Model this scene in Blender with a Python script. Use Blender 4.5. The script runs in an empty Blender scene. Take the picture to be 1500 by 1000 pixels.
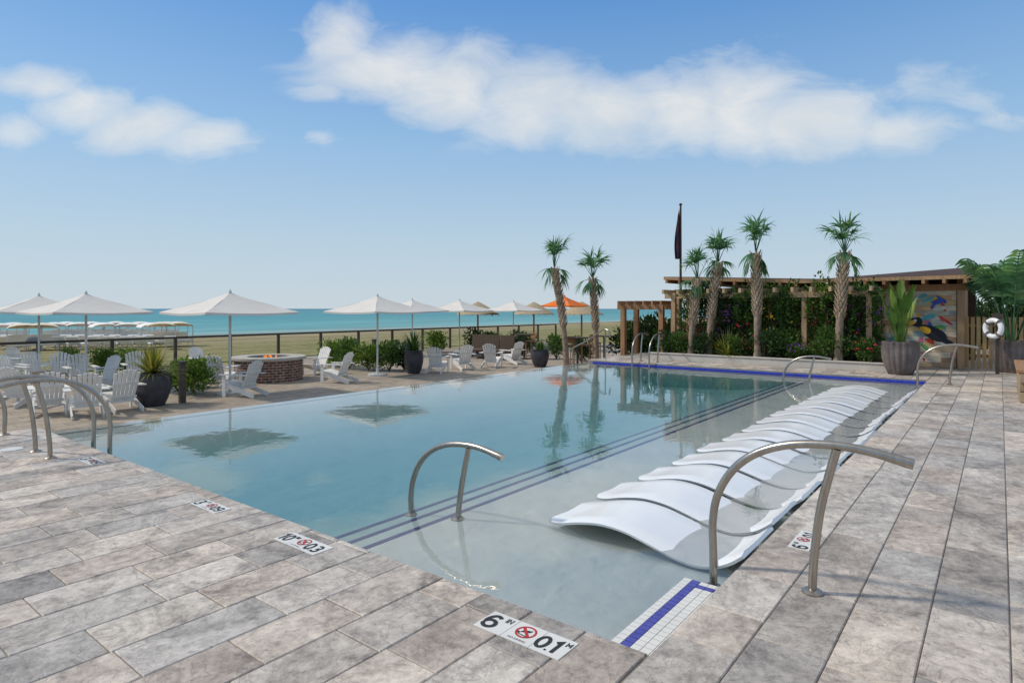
import bpy, math, random
from mathutils import Vector, Matrix
S=bpy.context.scene; C=S.collection
R=random.Random(11)
F=912.; H=1.6; HZ=452.
TH=math.radians(38.1)
FW=(math.cos(TH),math.sin(TH)); RT=(math.sin(TH),-math.cos(TH))
def at(px,Y):
    X=(px-750)/F*Y
    return (RT[0]*X+FW[0]*Y, RT[1]*X+FW[1]*Y)
def gp(px,py,z=0.): return at(px,F*(H-z)/(py-HZ))
rad=math.radians
# ------------------------------------------------------------ materials
class NT:
    def __init__(s,nt): s.nt=nt; nt.nodes.clear()
    def n(s,t,**k):
        nd=s.nt.nodes.new(t)
        for a,b in k.items(): setattr(nd,a,b)
        return nd
    def l(s,a,b): s.nt.links.new(a,b)
    def math(s,op,a,b=None,clamp=False):
        nd=s.n('ShaderNodeMath',operation=op); nd.use_clamp=clamp
        for i,v in enumerate((a,b)):
            if v is None: continue
            if isinstance(v,(int,float)): nd.inputs[i].default_value=v
            else: s.l(v,nd.inputs[i])
        return nd.outputs[0]
    def vm(s,op,a,b=None):
        nd=s.n('ShaderNodeVectorMath',operation=op)
        for i,v in enumerate((a,b)):
            if v is None: continue
            if isinstance(v,tuple): nd.inputs[i].default_value=v
            else: s.l(v,nd.inputs[i])
        return nd
    def mix(s,f,a,b,bt='MIX'):
        nd=s.n('ShaderNodeMix',data_type='RGBA',blend_type=bt)
        for sock,v in ((nd.inputs[0],f),(nd.inputs[6],a),(nd.inputs[7],b)):
            if isinstance(v,(int,float)): sock.default_value=v
            elif isinstance(v,tuple): sock.default_value=(v[0],v[1],v[2],1)
            else: s.l(v,sock)
        return nd.outputs[2]
    def ramp(s,f,stops):
        nd=s.n('ShaderNodeValToRGB'); e=nd.color_ramp.elements
        while len(e)<len(stops): e.new(.5)
        for k,(p,c) in enumerate(stops):
            e[k].position=p; e[k].color=(c[0],c[1],c[2],1) if isinstance(c,tuple) else (c,c,c,1)
        s.l(f,nd.inputs[0]); return nd.outputs[0]
    def noise(s,vec,scale,detail=4,rough=.55,dist=0):
        nd=s.n('ShaderNodeTexNoise'); nd.inputs['Scale'].default_value=scale
        nd.inputs['Detail'].default_value=detail; nd.inputs['Roughness'].default_value=rough; nd.inputs['Distortion'].default_value=dist
        if vec is not None: s.l(vec,nd.inputs['Vector'])
        return nd
    def bump(s,h,strength,dist=.01):
        nd=s.n('ShaderNodeBump'); nd.inputs['Strength'].default_value=strength; nd.inputs['Distance'].default_value=dist
        s.l(h,nd.inputs['Height']); return nd.outputs[0]
def newmat(name):
    m=bpy.data.materials.new(name); m.use_nodes=True
    t=NT(m.node_tree); out=t.n('ShaderNodeOutputMaterial'); return m,t,out
def prin(t,out,col,rough=.6,metal=0,spec=.4,nrm=None):
    b=t.n('ShaderNodeBsdfPrincipled')
    if isinstance(col,tuple): b.inputs['Base Color'].default_value=(*col,1)
    else: t.l(col,b.inputs['Base Color'])
    if isinstance(rough,(int,float)): b.inputs['Roughness'].default_value=rough
    else: t.l(rough,b.inputs['Roughness'])
    b.inputs['Metallic'].default_value=metal; b.inputs['Specular IOR Level'].default_value=spec
    if nrm is not None: t.l(nrm,b.inputs['Normal'])
    t.l(b.outputs[0],out.inputs[0]); return b
def M(name,c1,c2=None,scale=6,rough=.6,metal=0,bump=0,bscale=None,rnd=.0,stretch=None,spec=.35,detail=4):
    m,t,out=newmat(name); tc=t.n('ShaderNodeTexCoord').outputs['Object']
    if stretch: tc=t.vm('MULTIPLY',tc,stretch).outputs[0]
    c2=c2 or tuple(x*.8 for x in c1)
    nz=t.noise(tc,scale,detail,.6,.3)
    col=t.mix(t.ramp(nz.outputs[0],[(.32,0.),(.68,1.)]),c1,c2)
    if rnd:
        oi=t.n('ShaderNodeObjectInfo').outputs['Random']
        col=t.mix(1.,col,t.ramp(oi,[(0,1-rnd),(1,1.)]),'MULTIPLY')
    nr=None
    if bump: nr=t.bump(t.noise(tc,bscale or scale*4,3).outputs[0],bump)
    prin(t,out,col,rough,metal,spec,nr); return m
def leafmat(name,ca,cb,cc,trans=.3):
    m,t,out=newmat(name)
    g=t.n('ShaderNodeNewGeometry'); tc=t.n('ShaderNodeTexCoord').outputs['Object']
    col=t.ramp(g.outputs['Random Per Island'],[(0,ca),(.55,cb),(1,cc)])
    cl=t.noise(tc,3.5,1).outputs[0]
    col=t.mix(1.,col,t.ramp(cl,[(.3,.55),(.7,1.2)]),'MULTIPLY')
    b=t.n('ShaderNodeBsdfPrincipled'); t.l(col,b.inputs['Base Color']); b.inputs['Roughness'].default_value=.5; b.inputs['Specular IOR Level'].default_value=.3
    tr=t.n('ShaderNodeBsdfTranslucent'); t.l(t.mix(1.,col,(1.4,1.4,.6),'MULTIPLY'),tr.inputs[0])
    mx=t.n('ShaderNodeMixShader'); mx.inputs[0].default_value=trans
    t.l(b.outputs[0],mx.inputs[1]); t.l(tr.outputs[0],mx.inputs[2]); t.l(mx.outputs[0],out.inputs[0]); return m
def stone_mat(name,tones,sc=2.4):
    m,t,out=newmat(name)
    a=t.n('ShaderNodeVertexColor',layer_name='pv')
    tc=t.n('ShaderNodeTexCoord').outputs['Object']
    off=t.vm('MULTIPLY',a.outputs[0],(37.,53.,29.)).outputs[0]
    v=t.vm('ADD',tc,off).outputs[0]
    n1=t.noise(v,sc,8,.70,1.0)
    n2=t.noise(v,sc*7,6,.76,.2)
    n3=t.noise(v,sc*1.1,4,.6,1.8)
    f=t.math('ADD',t.math('MULTIPLY',n1.outputs[0],.56),t.math('MULTIPLY',n2.outputs[0],.44))
    col=t.ramp(f,[(.37,tones[0]),(.45,tones[1]),(.53,tones[2]),(.62,tones[3])])
    vein=t.math('ABSOLUTE',t.math('SUBTRACT',n3.outputs[0],.5))
    col=t.mix(t.ramp(vein,[(0,.55),(.016,0.)]),col,tones[0])
    vein2=t.math('ABSOLUTE',t.math('SUBTRACT',n1.outputs[0],.53))
    col=t.mix(t.ramp(vein2,[(0,.40),(.012,0.)]),col,tones[3])
    big=t.noise(tc,.55,3,.6).outputs[0]
    col=t.mix(1.,col,t.ramp(big,[(.3,(.88,.885,.90)),(.68,(1.11,1.10,1.08))]),'MULTIPLY')
    sp=t.n('ShaderNodeSeparateColor'); t.l(a.outputs[0],sp.inputs[0])
    col=t.mix(1.,col,t.ramp(sp.outputs[0],[(0,(.69,.68,.675)),(.35,(.90,.895,.89)),(.7,(1.02,1.01,.99)),(1,(1.17,1.145,1.10))]),'MULTIPLY')
    hue=t.ramp(sp.outputs[1],[(0,(.965,1.,1.045)),(.5,(1.,1.,1.)),(1,(1.045,.99,.96))])
    col=t.mix(1.,col,hue,'MULTIPLY')
    nr=t.bump(t.math('ADD',n2.outputs[0],t.math('MULTIPLY',n1.outputs[0],.6)),.36,.012)
    prin(t,out,col,t.ramp(n2.outputs[0],[(.3,.40),(.7,.64)]),0,.45,nr); return m
# ------------------------------------------------------------ mesh builder
class MB:
    def __init__(s): s.v=[]; s.f=[]; s.mi=[]; s.cm=0
    def _f(s,f): s.f.append(f); s.mi.append(s.cm)
    def face(s,pts):
        b=len(s.v); s.v+= [tuple(p) for p in pts]; s._f(tuple(range(b,b+len(pts))))
    def box(s,c,d,rot=None):
        b=len(s.v); c=Vector(c)
        for z in (-.5,.5):
            for y in (-.5,.5):
                for x in (-.5,.5):
                    p=Vector((x*d[0],y*d[1],z*d[2]))
                    if rot is not None: p=rot@p
                    s.v.append(tuple(c+p))
        for q in ((0,2,3,1),(4,5,7,6),(0,1,5,4),(2,6,7,3),(0,4,6,2),(1,3,7,5)): s._f(tuple(b+i for i in q))
    def bar(s,p,q,w,h):
        p=Vector(p);q=Vector(q);d=q-p;L=d.length
        x=d.normalized(); up=Vector((0,0,1))
        if abs(x.z)>.95: up=Vector((0,1,0))
        y=up.cross(x).normalized(); z=x.cross(y)
        s.box((p+q)/2,(L,w,h),Matrix((x,y,z)).transposed())
    def tube(s,pts,r,n=8,cap=True):
        pts=[Vector(p) for p in pts]; m=len(pts); rs=r if isinstance(r,(list,tuple)) else [r]*m
        t0=(pts[1]-pts[0]).normalized(); up=Vector((0,0,1)) if abs(t0.z)<.9 else Vector((1,0,0))
        nv=(up-t0*up.dot(t0)).normalized(); b0=len(s.v)
        for i in range(m):
            t=(pts[min(i+1,m-1)]-pts[max(i-1,0)]).normalized()
            nv=(nv-t*nv.dot(t)).normalized(); bv=t.cross(nv)
            for k in range(n):
                a=2*math.pi*k/n; s.v.append(tuple(pts[i]+(nv*math.cos(a)+bv*math.sin(a))*rs[i]))
        for i in range(m-1):
            for k in range(n):
                k2=(k+1)%n; s._f((b0+i*n+k,b0+i*n+k2,b0+(i+1)*n+k2,b0+(i+1)*n+k))
        if cap:
            s._f(tuple(b0+k for k in reversed(range(n)))); s._f(tuple(b0+(m-1)*n+k for k in range(n)))
    def lathe(s,prof,n=24,c=(0,0,0),rib=0,nr=0,caps=True):
        b0=len(s.v)
        for (r,z) in prof:
            for k in range(n):
                a=2*math.pi*k/n; rr=r*(1+rib*(abs(math.cos(nr*a/2))-.6)) if rib else r
                s.v.append((c[0]+rr*math.cos(a),c[1]+rr*math.sin(a),c[2]+z))
        for i in range(len(prof)-1):
            for k in range(n):
                k2=(k+1)%n; s._f((b0+i*n+k,b0+i*n+k2,b0+(i+1)*n+k2,b0+(i+1)*n+k))
        if caps:
            s._f(tuple(b0+k for k in reversed(range(n)))); s._f(tuple(b0+(len(prof)-1)*n+k for k in range(n)))
    def grid(s,fn,nu,nv):
        b=len(s.v)
        for i in range(nu+1):
            for j in range(nv+1): s.v.append(tuple(fn(i/nu,j/nv)))
        w=nv+1
        for i in range(nu):
            for j in range(nv): s._f((b+i*w+j,b+(i+1)*w+j,b+(i+1)*w+j+1,b+i*w+j+1))
    def blade(s,p,d,L,w,droop=.5,n=4,side=None):
        p=Vector(p);d=Vector(d).normalized()
        sd=side if side is not None else d.cross(Vector((0,0,1)))
        if sd.length<1e-3: sd=Vector((1,0,0))
        sd=sd.normalized(); b=len(s.v); q=p.copy(); dd=d.copy()
        for i in range(n+1):
            f=i/n; ww=w*(.35+.65*math.sin(math.pi*min(1,f*.85+.15)))*(1-f**4)+.001
            s.v.append(tuple(q-sd*ww*.5)); s.v.append(tuple(q+sd*ww*.5))
            dd=(dd+Vector((0,0,-droop/n))).normalized(); q=q+dd*(L/n)
        for i in range(n): s._f((b+2*i,b+2*i+1,b+2*i+3,b+2*i+2))
    def leaf(s,p,d,L,w,up):
        p=Vector(p);d=d.normalized(); sd=d.cross(up)
        if sd.length<1e-3: sd=Vector((1,0,0))
        sd.normalize(); n=sd.cross(d)
        b=len(s.v)
        s.v+= [tuple(p),tuple(p+d*L*.5+sd*w*.5+n*w*.15),tuple(p+d*L),tuple(p+d*L*.5-sd*w*.5+n*w*.15)]
        s._f((b,b+1,b+2)); s._f((b,b+2,b+3))
    def ribbon(s,P,w,z,closed=False):
        P=[Vector((x,y)) for x,y in P]; n=len(P); b=len(s.v)
        for i in range(n):
            if closed: a=P[i]-P[i-1]; c=P[(i+1)%n]-P[i]
            else:
                a=P[i]-P[max(i-1,0)] if i else P[1]-P[0]; c=P[min(i+1,n-1)]-P[i] if i<n-1 else a
            a=a.normalized(); c=c.normalized(); t=(a+c)
            t=t.normalized() if t.length>1e-4 else a
            nn=Vector((-t.y,t.x)); k=max(.45,nn.dot(Vector((-a.y,a.x)))); o=nn*(w/2/k); zz=z+.0004*i/n
            s.v+= [(P[i].x+o.x,P[i].y+o.y,zz),(P[i].x-o.x,P[i].y-o.y,zz)]
        for i in range(n if closed else n-1):
            j=(i+1)%n; s._f((b+2*i+1,b+2*j+1,b+2*j,b+2*i))
    def build(s,name,mat,parent=None,smooth=None,off=None,bevel=0):
        if off is not None: s.v=[(x-off[0],y-off[1],z-off[2]) for x,y,z in s.v]
        me=bpy.data.meshes.new(name); me.from_pydata(s.v,[],s.f)
        for mm in (mat if isinstance(mat,list) else [mat]): me.materials.append(mm)
        if isinstance(mat,list): me.polygons.foreach_set('material_index',s.mi)
        me.update()
        if smooth is not None:
            me.polygons.foreach_set('use_smooth',[True]*len(me.polygons))
            try: me.set_sharp_from_angle(angle=rad(smooth))
            except Exception: pass
        o=bpy.data.objects.new(name,me); C.objects.link(o)
        if parent is not None: o.parent=parent
        if bevel:
            bm=o.modifiers.new('b','BEVEL'); bm.width=bevel; bm.segments=2; bm.limit_method='ANGLE'
        return o
def thing(name,label,cat,loc=(0,0,0),rz=0,group=None):
    o=bpy.data.objects.new(name,None); C.objects.link(o); o.empty_display_size=.1
    o.location=loc; o.rotation_euler=(0,0,rz); return tag(o,label,cat,group)
def tag(o,label,cat,group=None):
    o['label']=label; o['category']=cat
    if group: o['group']=group
    return o
def struct(o): o['kind']='structure'; return o
def dup(root,loc,rz=0,label=None,group=None,scale=None):
    r=root.copy(); C.objects.link(r); r.location=loc; r.rotation_euler=(0,0,rz)
    if label: r['label']=label
    if group: r['group']=group
    if scale: r.scale=scale if isinstance(scale,tuple) else (scale,)*3
    for ch in list(root.children):
        c=ch.copy(); C.objects.link(c); c.parent=r
        for g in list(ch.children):
            d=g.copy(); C.objects.link(d); d.parent=c
    return r
class Placer:
    """first use moves the prototype itself, later uses copy it"""
    def __init__(s,proto): s.p=proto; s.used=False
    def put(s,loc,rz,label,group=None,scale=None):
        if not s.used:
            s.used=True; o=s.p; o.location=loc; o.rotation_euler=(0,0,rz); o['label']=label
            if group: o['group']=group
            if scale: o.scale=scale if isinstance(scale,tuple) else (scale,)*3
            return o
        return dup(s.p,loc,rz,label,group,scale or (1,1,1))
def cat_rom(P,n=5):
    P=[Vector(p) for p in P]; out=[]
    for i in range(len(P)-1):
        p0=P[max(i-1,0)];p1=P[i];p2=P[i+1];p3=P[min(i+2,len(P)-1)]
        for k in range(n):
            t=k/n; out.append(.5*((2*p1)+(p2-p0)*t+(2*p0-5*p1+4*p2-p3)*t*t+(3*p1-p0-3*p2+p3)*t**3))
    out.append(P[-1]); return out
ORD=['first','second','third','fourth','fifth','sixth','seventh','eighth','ninth','tenth','eleventh','twelfth','thirteenth','fourteenth','fifteenth','sixteenth','seventeenth','eighteenth','nineteenth','twentieth','twenty-first','twenty-second','twenty-third','twenty-fourth','twenty-fifth','twenty-sixth','twenty-seventh','twenty-eighth']
# ------------------------------------------------------------ palette
stone=stone_mat('travertine',[(.205,.172,.148),(.385,.335,.292),(.54,.478,.42),(.72,.645,.565)])
mortar=M('mortar',(.21,.18,.155),(.29,.25,.22),20)
steel=M('brushed_steel',(.46,.42,.37),(.36,.32,.28),30,.30,1.,.05,120,stretch=(1,1,.2))
white_plastic=M('white_resin',(.86,.86,.865),(.82,.82,.83),3,.2,0,.02,60,spec=.5)
white_paint=M('white_painted_wood',(.84,.81,.76),(.74,.71,.66),5,.55,0,.1,40,rnd=.10)
canvas=M('umbrella_canvas',(.74,.69,.635),(.66,.615,.565),1.5,.85,0,.08,160)
underside_shade=M('umbrella_underside_shade',(.15,.17,.175),(.115,.13,.135),1.5,.9,0,.08,160)  # shade of the canopy underside put into a dark colour
orange_c=M('orange_canvas',(.85,.20,.02),(.75,.15,.02),2,.8)
polemat=M('pale_aluminium',(.68,.67,.64),(.58,.57,.55),9,.4,.3)
darkmetal=M('dark_bronze_metal',(.06,.05,.042),(.09,.075,.06),9,.45,.4)
potdark=M('dark_glazed_clay',(.035,.035,.045),(.07,.065,.07),5,.35,0,.05,20)
potgrey=M('ribbed_clay',(.11,.09,.085),(.19,.155,.145),4,.45,0,.1,30)
soil=M('soil',(.05,.035,.025),(.09,.065,.045),20,.9,0,.5,60)
wood=M('weathered_timber',(.46,.25,.12),(.30,.155,.075),3,.65,0,.2,20,stretch=(6,6,.6),rnd=.2)
woodpale=M('pale_timber',(.60,.42,.25),(.47,.31,.17),3,.65,0,.2,20,stretch=(.8,6,6),rnd=.2)
woodpost=M('pale_post_timber',(.54,.35,.20),(.38,.23,.12),3,.65,0,.2,20,stretch=(6,6,.6),rnd=.2)
wooddark=M('dark_timber',(.08,.045,.03),(.05,.03,.02),4,.7,0,.2,20)
shingle=M('dark_roof',(.085,.045,.035),(.045,.026,.022),6,.75,0,.4,30,stretch=(1,6,1))
thatch=M('thatch',(.50,.40,.26),(.34,.26,.16),14,.9,0,.6,50,stretch=(1,1,.2))
leaf_a=leafmat('leaf_green',(.035,.08,.018),(.07,.155,.03),(.135,.225,.05))
leaf_b=leafmat('leaf_bright',(.065,.14,.022),(.14,.245,.038),(.25,.32,.07))
leaf_d=leafmat('leaf_dark',(.018,.04,.018),(.036,.078,.027),(.075,.125,.04))
leaf_y=leafmat('leaf_yellow_green',(.14,.16,.03),(.28,.28,.06),(.40,.36,.11))
leaf_p=leafmat('palm_leaf',(.06,.16,.09),(.125,.285,.15),(.22,.39,.21),.4)
trunk_m=M('palm_trunk',(.36,.27,.19),(.18,.125,.09),7,.9,0,.6,25)
boot_m=M('palm_boot',(.58,.44,.31),(.27,.18,.115),5,.85,0,.4,30)
stem_m=M('stem_bark',(.16,.12,.08),(.09,.07,.05),9,.9)
whitewall=M('pale_render',(.56,.52,.46),(.47,.43,.38),2,.8,0,.1,60)
red=M('red_plastic',(.50,.02,.02),(.40,.015,.015),3,.4)
tilewhite=M('white_tile',(.76,.74,.70),(.68,.66,.62),3,.3)
tileblue=M('cobalt_tile',(.02,.04,.40),(.04,.07,.50),14,.2)
stepblue=M('violet_blue_tile',(.06,.06,.30),(.09,.09,.38),14,.25)
lineblue=M('purple_blue_tile',(.075,.065,.25),(.105,.09,.30),14,.3)
grout=M('grout',(.30,.31,.31),(.25,.26,.26),20,.8)
black=M('black_print',(.02,.02,.02),(.03,.03,.03),20,.5)
redprint=M('red_print',(.50,.03,.03),(.42,.03,.03),20,.5)
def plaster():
    m,t,out=newmat('pool_plaster_water_tint')
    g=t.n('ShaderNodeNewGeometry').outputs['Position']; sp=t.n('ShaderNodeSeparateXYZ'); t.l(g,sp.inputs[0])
    d=t.ramp(t.math('MULTIPLY',sp.outputs[2],-1.),[(.12,(.82,.84,.825)),(.20,(.68,.745,.74)),(.34,(.49,.655,.66)),(.50,(.30,.555,.58)),(.70,(.175,.465,.51))])  # water's light absorption painted into the floor colour, more teal with depth
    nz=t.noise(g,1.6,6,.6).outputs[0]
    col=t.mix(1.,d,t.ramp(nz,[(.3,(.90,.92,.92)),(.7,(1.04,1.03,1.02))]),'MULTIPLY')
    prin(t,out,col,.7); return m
water_tint_plaster_m=plaster()
def water():
    m,t,out=newmat('pool_water')
    g=t.n('ShaderNodeNewGeometry').outputs['Position']
    a=t.noise(g,1.3,2,.5,.4).outputs[0]
    b=t.noise(g,5.5,2,.5,.6).outputs[0]
    h=t.math('ADD',a,t.math('MULTIPLY',b,.28))
    nr=t.bump(h,.06,.06)
    fr=t.n('ShaderNodeFresnel'); fr.inputs[0].default_value=1.42; t.l(nr,fr.inputs[1])
    gl=t.n('ShaderNodeBsdfGlossy'); gl.inputs['Roughness'].default_value=.012; gl.inputs[0].default_value=(1.,1.,1.,1); t.l(nr,gl.inputs['Normal'])
    tr=t.n('ShaderNodeBsdfTransparent'); tr.inputs[0].default_value=(.97,.99,.99,1)
    mx=t.n('ShaderNodeMixShader'); t.l(fr.outputs[0],mx.inputs[0]); t.l(tr.outputs[0],mx.inputs[1]); t.l(gl.outputs[0],mx.inputs[2])
    t.l(mx.outputs[0],out.inputs[0]); return m
water_m=water()
SH=56.
def sea():
    m,t,out=newmat('sea_water')
    g=t.n('ShaderNodeNewGeometry').outputs['Position']; sp=t.n('ShaderNodeSeparateXYZ'); t.l(g,sp.inputs[0])
    f=t.math('DIVIDE',t.math('SUBTRACT',sp.outputs[1],SH),900.)
    col=t.ramp(f,[(0,(.30,.38,.33)),(.012,(.12,.35,.35)),(.10,(.06,.28,.31)),(1.,(.055,.22,.28))])
    st=t.vm('MULTIPLY',g,(.03,.22,1.)).outputs[0]
    w=t.noise(st,1.,5,.6,.4).outputs[0]
    col=t.mix(1.,col,t.ramp(w,[(.35,.75),(.65,1.2)]),'MULTIPLY')
    foam=t.ramp(t.noise(t.vm('MULTIPLY',g,(.02,.35,1.)).outputs[0],1.,4).outputs[0],[(.64,0.),(.70,1.)])
    near=t.ramp(f,[(.0,.8),(.03,.3),(.08,0.)])
    col=t.mix(t.math('MULTIPLY',foam,near),col,(.7,.72,.7))
    nr=t.bump(t.noise(t.vm('MULTIPLY',g,(.25,.9,1.)).outputs[0],1.,4).outputs[0],.6,.6)
    prin(t,out,col,.45,0,.25,nr); return m
def sand():
    m,t,out=newmat('beach_sand')
    g=t.n('ShaderNodeNewGeometry').outputs['Position']; sp=t.n('ShaderNodeSeparateXYZ'); t.l(g,sp.inputs[0])
    a=t.noise(t.vm('MULTIPLY',g,(.10,.5,1.)).outputs[0],1.,6,.6).outputs[0]
    b=t.noise(g,3.,4,.6).outputs[0]
    f=t.math('ADD',t.math('MULTIPLY',a,.65),t.math('MULTIPLY',b,.35))
    col=t.ramp(f,[(.33,(.20,.155,.09)),(.5,(.33,.26,.16)),(.66,(.44,.365,.235))])
    veg=t.ramp(t.math('DIVIDE',sp.outputs[1],60.),[(.38,1.),(.62,.95),(.84,.25)])
    gcol=t.ramp(t.noise(g,1.2,6,.7).outputs[0],[(.35,(.13,.14,.042)),(.5,(.215,.205,.075)),(.66,(.31,.275,.12))])
    col=t.mix(t.math('MULTIPLY',veg,t.ramp(a,[(.35,1.),(.62,.75)])),col,gcol)
    prin(t,out,col,.9,0,.2,t.bump(b,.8,.12)); return m
def patio_mat():
    m,t,out=newmat('patio_pavers')
    g=t.n('ShaderNodeNewGeometry').outputs['Position']
    br=t.n('ShaderNodeTexBrick'); t.l(g,br.inputs['Vector']); br.inputs['Scale'].default_value=1.
    br.inputs['Brick Width'].default_value=.6; br.inputs['Row Height'].default_value=.3; br.inputs['Mortar Size'].default_value=.008
    br.inputs['Color1'].default_value=(.42,.34,.26,1); br.inputs['Color2'].default_value=(.33,.27,.21,1); br.inputs['Mortar'].default_value=(.16,.13,.10,1)
    n=t.noise(g,4,5).outputs[0]
    col=t.mix(1.,br.outputs[0],t.ramp(n,[(.3,.75),(.7,1.15)]),'MULTIPLY')
    prin(t,out,col,.75); return m
def brickmat():
    m,t,out=newmat('fire_pit_brick')
    tc=t.n('ShaderNodeTexCoord').outputs['Object']; sp=t.n('ShaderNodeSeparateXYZ'); t.l(tc,sp.inputs[0])
    an=t.math('ARCTAN2',sp.outputs[1],sp.outputs[0])
    cb=t.n('ShaderNodeCombineXYZ'); t.l(an,cb.inputs[0]); t.l(sp.outputs[2],cb.inputs[1])
    br=t.n('ShaderNodeTexBrick'); t.l(cb.outputs[0],br.inputs['Vector']); br.inputs['Scale'].default_value=1.
    br.inputs['Brick Width'].default_value=.21; br.inputs['Row Height'].default_value=.075; br.inputs['Mortar Size'].default_value=.010
    br.inputs['Color1'].default_value=(.26,.11,.07,1); br.inputs['Color2'].default_value=(.14,.065,.05,1); br.inputs['Mortar'].default_value=(.42,.36,.30,1)
    n=t.noise(tc,9,4).outputs[0]
    col=t.mix(1.,br.outputs[0],t.ramp(n,[(.3,.6),(.7,1.25)]),'MULTIPLY')
    prin(t,out,col,.85,0,.2,t.bump(br.outputs[1],-.5,.01)); return m
# ------------------------------------------------------------ ground, sea, patio
PX0,PX1,PY0,PY1=2.67,16.85,1.28,10.05
WZ=-.08
mb=MB()
mb.face([(-3000,-3000,-.85),(3000,-3000,-.85),(3000,SH+3,-.85),(-3000,SH+3,-.85)])
g=struct(mb.build('ground',sand()))
mb=MB(); mb.face([(-20000,SH,-.80),(20000,SH,-.80),(20000,30000,-.80),(-20000,30000,-.80)])
struct(mb.build('sea',sea()))
patm=patio_mat()
mb=MB(); mb.box((8,16.65,-.7),(50,12.7,.4)); struct(mb.build('patio',patm))
# ------------------------------------------------------------ pavers
def pavers(name,x0,x1,y0,y1,roww,along,lens,seed,gap=.006):
    rr=random.Random(seed); V=[];Fs=[];cols=[]
    a0,a1,b0,b1=(x0,x1,y0,y1) if along=='x' else (y0,y1,x0,x1)
    b=b1
    while b>b0+.01:
        w=rr.choice(roww); lo=max(b-w,b0)
        a=a0-rr.random()*.6
        while a<a1:
            L=rr.choice(lens); p,q=max(a,a0),min(a+L,a1)
            if q-p>.03:
                c=(rr.random(),rr.random(),rr.random(),1); dz=rr.uniform(-.0015,.0015)
                i=len(V); e=.005
                for (ii,z) in ((gap/2,-.03),(gap/2,-e+dz),(gap/2+e,dz)):
                    for (aa,bb) in ((p+ii,lo+ii),(q-ii,lo+ii),(q-ii,b-ii),(p+ii,b-ii)):
                        V.append((aa,bb,z) if along=='x' else (bb,aa,z))
                fl=[(i+8,i+9,i+10,i+11)]
                for k in range(4):
                    k2=(k+1)%4
                    fl+= [(i+k,i+k2,i+4+k2,i+4+k),(i+4+k,i+4+k2,i+8+k2,i+8+k)]
                if along=='y': fl=[tuple(reversed(f)) for f in fl]
                Fs+=fl; cols+= [c]*sum(len(f) for f in fl)
            a+=L
        b=lo
    me=bpy.data.meshes.new(name); me.from_pydata(V,[],Fs); me.materials.append(stone)
    ca=me.color_attributes.new('pv','FLOAT_COLOR','CORNER')
    ca.data.foreach_set('color',[x for c in cols for x in c]); me.update()
    o=bpy.data.objects.new(name,me); C.objects.link(o); return struct(o)
pavers('pool_deck',-5,PX0,PY0,10.2,[.33],'x',[.4,.55,.55,.7],3)
pavers('side_deck',-5,30,-5,PY0,[.33],'x',[.4,.55,.7],5)
pavers('far_deck',PX1,30,PY0,10.2,[.33],'x',[.4,.55,.7],8)
mb=MB()
mb.box(((-5+PX0)/2,(PY0+10.2)/2,-.460),(PX0+5-.002,10.2-PY0-.004,.9))
mb.box((12.5,(-5+PY0)/2-.001,-.460),(35,PY0+5-.002,.9))
mb.box(((PX1+30)/2+.001,(PY0+10.2)/2,-.460),(30-PX1-.002,10.2-PY0-.004,.9))
struct(mb.build('deck_base',mortar))
# ------------------------------------------------------------ pool shell
mb=MB()
SY=[3.70,4.05,4.40]; SZ=[-.16,-.24,-.32]
e=.003
xs0,xs1=PX0+e,PX1-e
def q4(a,b,c,d): mb.face([a,b,c,d])
def flat(y0,y1,z0,z1): q4((xs0,y0,z0),(xs1,y0,z0),(xs1,y1,z1),(xs0,y1,z1))
flat(PY0+e,SY[0],SZ[0],SZ[0]); flat(SY[0],SY[0]+.002,SZ[0],SZ[1]); flat(SY[0]+.002,SY[1],SZ[1],SZ[1]); flat(SY[1],SY[1]+.002,SZ[1],SZ[2]); flat(SY[1]+.002,SY[2],SZ[2],SZ[2])
flat(SY[2],SY[2]+.12,SZ[2],-.42); flat(SY[2]+.12,5.6,-.42,-.58); flat(5.6,7.6,-.58,-.66); flat(7.6,8.8,-.66,-.52); flat(8.8,9.6,-.52,-.26); flat(9.6,10.03,-.26,-.11)
q4((xs0,PY0+e,-1),(xs0,PY0+e,-.04),(xs0,10.04,-.04),(xs0,10.04,-1))
q4((xs0,PY0+e,-1),(xs1,PY0+e,-1),(xs1,PY0+e,-.04),(xs0,PY0+e,-.04))
q4((xs1,PY0+e,-1),(xs1,PY0+e,-.16),(xs1,10.04,-.16),(xs1,10.04,-1))
struct(mb.build('pool_floor',water_tint_plaster_m))
mb=MB(); mb.box(((PX0+PX1)/2,10.14,-.48),(PX1-PX0-.01,.2,.77)); struct(mb.build('pool_wall',M('pale_weir_tile',(.74,.74,.71),(.66,.66,.64),3,.4)))
mb=MB()
for y,z in zip(SY,SZ): mb.box(((xs0+xs1)/2,y-.027,z+.003),(xs1-xs0-.01,.046,.004))
struct(mb.build('pool_step_line',lineblue))
mb=MB()
y=PY0+.02
while y<10.0:
    mb.box((PX1-.010,y+.075,-.045-.06),(.012,.146,.116)); y+=.15
struct(mb.build('pool_tile_band',tileblue))
mb=MB(); mb.box((PX0+.006,5.65,-.10),(.008,8.7,.13)); struct(mb.build('pool_coping_face',tilewhite))
mb=MB(); mb.face([(PX0+.002,PY0+.002,WZ),(PX1-.002,PY0+.002,WZ),(PX1-.002,10.235,WZ),(PX0+.002,10.235,WZ)])
struct(mb.build('pool_water',water_m))
st=thing('tiled_step','white mosaic corner step with a blue tile border at the near pool corner','pool step',(PX0,PY0,0))
mb=MB(); mb.box((.53,.137,-.118),(1.05,.266,.080)); mb.build('step_block',grout,st)
mb=MB()
nx,ny=21,5
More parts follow.
